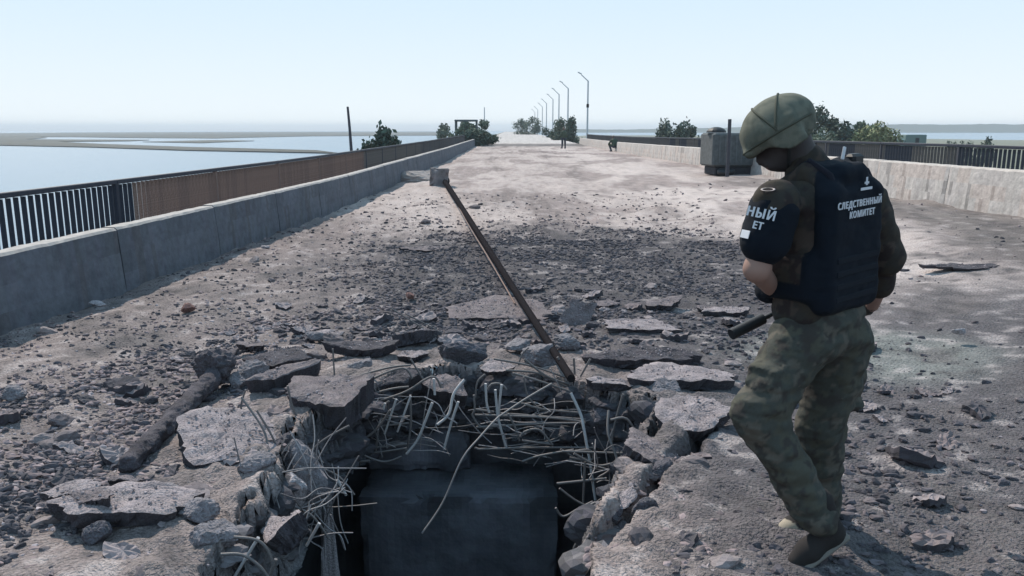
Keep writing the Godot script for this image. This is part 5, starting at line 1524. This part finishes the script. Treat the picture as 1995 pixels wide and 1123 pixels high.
	for k in 4:
		var wb := MB.new()
		wb.box(Vector3(0, -0.06 - 0.05 * k, 0.1725), Vector3(0.27, 0.024, 0.012), Basis(), 0.003, Color(0.011, 0.0125, 0.02))
		put("webbing", wb.mesh(), M.cloth, man, chest, tf)
	for sg in [-1, 1]:
		var sb := MB.new()
		sb.tube(PackedVector3Array([chest + tf * Vector3(sg * 0.125, 0.16, 0.165), chest + tf * Vector3(sg * 0.12, 0.255, 0.115), chest + tf * Vector3(sg * 0.115, 0.305, 0.02)]), 0.014, 0.014, 6, true, Color(0.013, 0.014, 0.02))
		put("shoulder_strap", sb.mesh(), M.cloth, man)
	# small badge above the lettering
	var b := MB.new()
	b.box(Vector3(0.0, 0, 0), Vector3(0.075, 0.010, 0.002))
	b.box(Vector3(0.0, 0.028, 0), Vector3(0.010, 0.03, 0.002))
	b.box(Vector3(0.0, 0.022, 0), Vector3(0.026, 0.008, 0.003))
	put("badge", b.mesh(), M.white, man, chest + tf * Vector3(0.03, 0.198, 0.1745), tf)
	# radio pouch and strap end on the shoulders
	b = MB.new()
	b.box(Vector3.ZERO, Vector3(0.07, 0.045, 0.05), Basis(), 0.01)
	put("shoulder_pouch", b.mesh(), M.black, man, chest + tf * Vector3(0.14, 0.295, 0.05), tf)
	b = MB.new()
	b.box(Vector3.ZERO, Vector3(0.018, 0.05, 0.006), Basis(), 0.002)
	put("strap_end", b.mesh(), M.white, man, chest + tf * Vector3(0.05, 0.325, 0.06), tf * Basis(Vector3.FORWARD, 0.25))
	# sleeve prints facing the camera side of the left arm
	var axis := (a1 - a0).normalized()
	var outw := (Vector3(-0.68, 0, 0.73) - axis * axis.dot(Vector3(-0.68, 0, 0.73))).normalized()
	var pb := Basis(axis.cross(outw).normalized() * -1.0, -axis, outw)
	pb.x = pb.y.cross(pb.z)
	for q in [["НЫЙ", 0.22, 0.036], ["ЕТ", 0.62, 0.028]]:
		var tm := TextMesh.new()
		var f := SystemFont.new()
		f.font_names = PackedStringArray(["Droid Sans"])
		f.font_weight = 700
		tm.font = f
		tm.text = q[0]; tm.font_size = 64; tm.pixel_size = q[2] / 46.0; tm.depth = 0.002
		put("lettering", tm, M.white, man, a0.lerp(a1, q[1]) + outw * 0.0965, pb)
	b = MB.new()
	b.box(Vector3.ZERO, Vector3(0.05, 0.03, 0.003), Basis(), 0.001)
	put("sleeve_patch", b.mesh(), M.white, man, a0.lerp(a1, 0.98) + (outw + pb.x * -0.5).normalized() * 0.0965, pb * Basis(Vector3.UP, -0.5))
	var ring := TorusMesh.new()
	ring.inner_radius = 0.019; ring.outer_radius = 0.027; ring.rings = 20; ring.ring_segments = 6
	put("shoulder_badge", ring, mat(Color(0.42, 0.36, 0.34), 0.8, 1, null, null, 1, false), man, P.l_sh + (outw + Vector3.UP * 0.45).normalized() * 0.094, Basis(pb.x, (outw + Vector3.UP * 0.45).normalized(), pb.x.cross((outw + Vector3.UP * 0.45).normalized())).orthonormalized().scaled(Vector3(1, 0.25, 1)))
	# --- helmet
	var he := []
	he.append([2, H + hf * Vector3(0, 0.045, 0.012), hf, Vector3(0.131, 0.118, 0.151)])
	he.append([0, H + hf * Vector3(-0.06, 0.02, -0.13), H + hf * Vector3(0.06, 0.02, -0.13), 0.014, 0.014])
	for s in [-1, 1]:
		he.append([1, H + hf * Vector3(s * 0.112, -0.005, 0.03), hf, Vector3(0.016, 0.06, 0.06), 0.014])
	var hcut := func(p: Vector3) -> float:
		var l: Vector3 = (p - H) * hf
		var inner: float = prim_d([2, H + hf * Vector3(0, 0.03, 0.01), hf, Vector3(0.108, 0.10, 0.128)], p)
		return maxf(-inner, (-0.005 - 0.055 * smooth(-0.06, 0.03, l.z)) - l.y)
	var hc := func(p: Vector3) -> Color:
		var a := n1.get_noise_3d(p.x * 16, p.y * 16, p.z * 16)
		return Color(0.16, 0.162, 0.13).lerp(Color(0.12, 0.126, 0.102), smooth(-0.1, 0.2, a))
	put("helmet", sdf_mesh(he, 0.03, 0.008, hc, 0.003, 7.0, hcut), M.cloth, man)
	var hc0 := H + hf * Vector3(0, 0.035, 0.012)
	for q in [[0.30, 0.0], [-0.55, 0.0], [0.0, 1.0]]:
		var sp := PackedVector3Array()
		for i in 41:
			var th: float = lerpf(-1.62, 1.62, i / 40.0) if q[1] == 0.0 else lerpf(-2.7, 2.7, i / 40.0)
			var dd := Vector3(sin(th), cos(th) * cos(q[0]), -cos(th) * sin(q[0])) if q[1] == 0.0 else Vector3(sin(th), -0.10 + 0.06 * cos(th), -cos(th))
			dd = (hf * dd).normalized()
			var ra := 0.05
			var rb := 0.26
			for s in 14:
				var mid := (ra + rb) * 0.5
				if field(he, 0.03, hc0 + dd * mid) < 0.0: ra = mid
				else: rb = mid
			sp.append(hc0 + dd * (ra + 0.001))
		b = MB.new()
		b.tube(sp, 0.0045, 0.0045, 6, true, Color(0.085, 0.09, 0.07))
		put("helmet_band", b.mesh(), M.cloth, man)
	b = MB.new()
	b.tube(PackedVector3Array([H + hf * Vector3(-0.10, -0.02, 0.03), H + hf * Vector3(-0.07, -0.09, -0.02), H + hf * Vector3(0, -0.125, -0.05), H + hf * Vector3(0.07, -0.09, -0.02), H + hf * Vector3(0.10, -0.02, 0.03)]), 0.007, 0.007, 5, true, Color(0.03, 0.03, 0.03))
	put("chin_strap", b.mesh(), M.cloth, man)
	# --- boots
	for s in ["l", "r"]:
		var an: Vector3 = P[s + "_an"]
		var toe: Vector3 = P[s + "_toe"]
		var heel: Vector3 = P[s + "_heel"]
		var bo := [[0, an + Vector3(0, 0.07, 0), heel.lerp(toe, 0.16) + Vector3(0, 0.045, 0), 0.058, 0.05], [0, heel.lerp(toe, 0.12) + Vector3(0, 0.04, 0), heel.lerp(toe, 0.7) + Vector3(0, 0.035, 0), 0.048, 0.046], [0, heel.lerp(toe, 0.7) + Vector3(0, 0.035, 0), toe + Vector3(0, 0.032, 0), 0.046, 0.036]]
		var bc := func(p: Vector3) -> Color:
			if s == "r" and p.distance_to(toe) < 0.085: return Color(0.36, 0.31, 0.25)
			return Color(0.032, 0.03, 0.03)
		var bt := put("boot", sdf_mesh(bo, 0.03, 0.011, bc), M.cloth, man)
		var so := []
		var dir := (toe - heel).normalized()
		var sf := frame(dir, Vector3.UP)
		b = MB.new()
		b.box(heel.lerp(toe, 0.5) + Vector3(0, 0.004, 0), Vector3(0.106, 0.03, heel.distance_to(toe) + 0.085), sf, 0.012, Color(0.30, 0.27, 0.23) if s == "r" else Color(0.21, 0.195, 0.175))
		put("sole", b.mesh(), M.cloth, bt)
	# --- rifle held across the front
	var m0: Vector3 = P.muzzle + org
	var m1: Vector3 = P.stock + org
	var rd := (m1 - m0).normalized()
	var rf := frame(-rd, Vector3.UP)
	var ri := thing("rifle", "dark rifle with a thick muzzle held low by the man", "rifle", m0)
	b = MB.new()
	b.tube(PackedVector3Array([Vector3.ZERO, rd * 0.17]), 0.024, 0.024, 12)
	put("suppressor", b.mesh(), M.black, ri)
	b = MB.new()
	b.tube(PackedVector3Array([rd * 0.17, rd * 0.42]), 0.010, 0.011, 8)
	put("barrel", b.mesh(), M.black, ri)
	b = MB.new()
	b.box(rd * 0.36, Vector3(0.045, 0.05, 0.2), rf, 0.01)
	put("handguard", b.mesh(), M.black, ri)
	b = MB.new()
	b.box(rd * 0.57, Vector3(0.045, 0.07, 0.24), rf, 0.01)
	put("receiver", b.mesh(), M.black, ri)
	b = MB.new()
	b.box(rd * 0.53 + rf * Vector3(0, -0.12, 0), Vector3(0.03, 0.18, 0.06), rf * Basis(Vector3.RIGHT, 0.25), 0.008)
	put("magazine", b.mesh(), M.black, ri)
	b = MB.new()
	b.box(rd * 0.8, Vector3(0.04, 0.08, 0.22), rf, 0.012)
	put("stock", b.mesh(), M.black, ri)
	# --- two far figures
	var f1 := far_person(Vector3(4.364, -0.004, -69.000), "distant standing person in a dark green jacket and dark trousers on the road", false)
	var f2 := far_person(Vector3(7.288, 0.052, -58.000), "distant person in dark clothes crouching by the right parapet", true)

func far_person(at: Vector3, label: String, crouch: bool) -> Node3D:
	at.y = ground_h(at.x, at.z)
	var t := thing("person", label, "person", at, Basis(Vector3.UP, 0.4))
	var q := []
	var col := func(p: Vector3) -> Color:
		if p.y > (1.55 if not crouch else 0.93): return Color(0.12, 0.09, 0.075)
		return Color(0.045, 0.06, 0.04) if p.y > (0.9 if not crouch else 0.4) else Color(0.03, 0.032, 0.05)
	if not crouch:
		q.append([1, Vector3(0, 1.2, 0), Basis(), Vector3(0.21, 0.29, 0.14), 0.12])
		q.append([0, Vector3(0, 1.5, 0), Vector3(0, 1.62, 0), 0.06, 0.06])
		q.append([2, Vector3(0, 1.68, 0), Basis(), Vector3(0.09, 0.12, 0.105)])
		for s in [-1, 1]:
			q.append([0, Vector3(s * 0.11, 0.92, 0), Vector3(s * 0.13, 0.5, 0.02), 0.11, 0.08])
			q.append([0, Vector3(s * 0.13, 0.5, 0.02), Vector3(s * 0.15, 0.06, 0), 0.08, 0.06])
			q.append([0, Vector3(s * 0.15, 0.05, 0), Vector3(s * 0.17, 0.04, -0.16), 0.055, 0.045])
			q.append([0, Vector3(s * 0.22, 1.4, 0), Vector3(s * 0.3, 1.1, 0), 0.07, 0.055])
			q.append([0, Vector3(s * 0.3, 1.1, 0), Vector3(s * 0.22, 0.85, -0.1), 0.055, 0.045])
	else:
		q.append([1, Vector3(0, 0.62, 0), Basis(Vector3.RIGHT, -0.35), Vector3(0.22, 0.29, 0.16), 0.13])
		q.append([0, Vector3(0, 0.85, -0.1), Vector3(0, 0.98, -0.16), 0.06, 0.06])
		q.append([2, Vector3(0, 1.03, -0.18), Basis(), Vector3(0.09, 0.115, 0.105)])
		for s in [-1, 1]:
			q.append([0, Vector3(s * 0.12, 0.36, 0.1), Vector3(s * 0.24, 0.5, -0.32), 0.11, 0.085])
			q.append([0, Vector3(s * 0.24, 0.5, -0.32), Vector3(s * 0.2, 0.08, -0.1), 0.085, 0.06])
			q.append([0, Vector3(s * 0.2, 0.05, -0.05), Vector3(s * 0.22, 0.05, -0.26), 0.055, 0.045])
			q.append([0, Vector3(s * 0.23, 0.8, -0.05), Vector3(s * 0.34, 0.56, -0.2), 0.07, 0.055])
			q.append([0, Vector3(s * 0.34, 0.56, -0.2), Vector3(s * 0.16, 0.5, -0.42), 0.055, 0.045])
	put("body", sdf_mesh(q, 0.05, 0.03, col), M.skin, t)
	return t
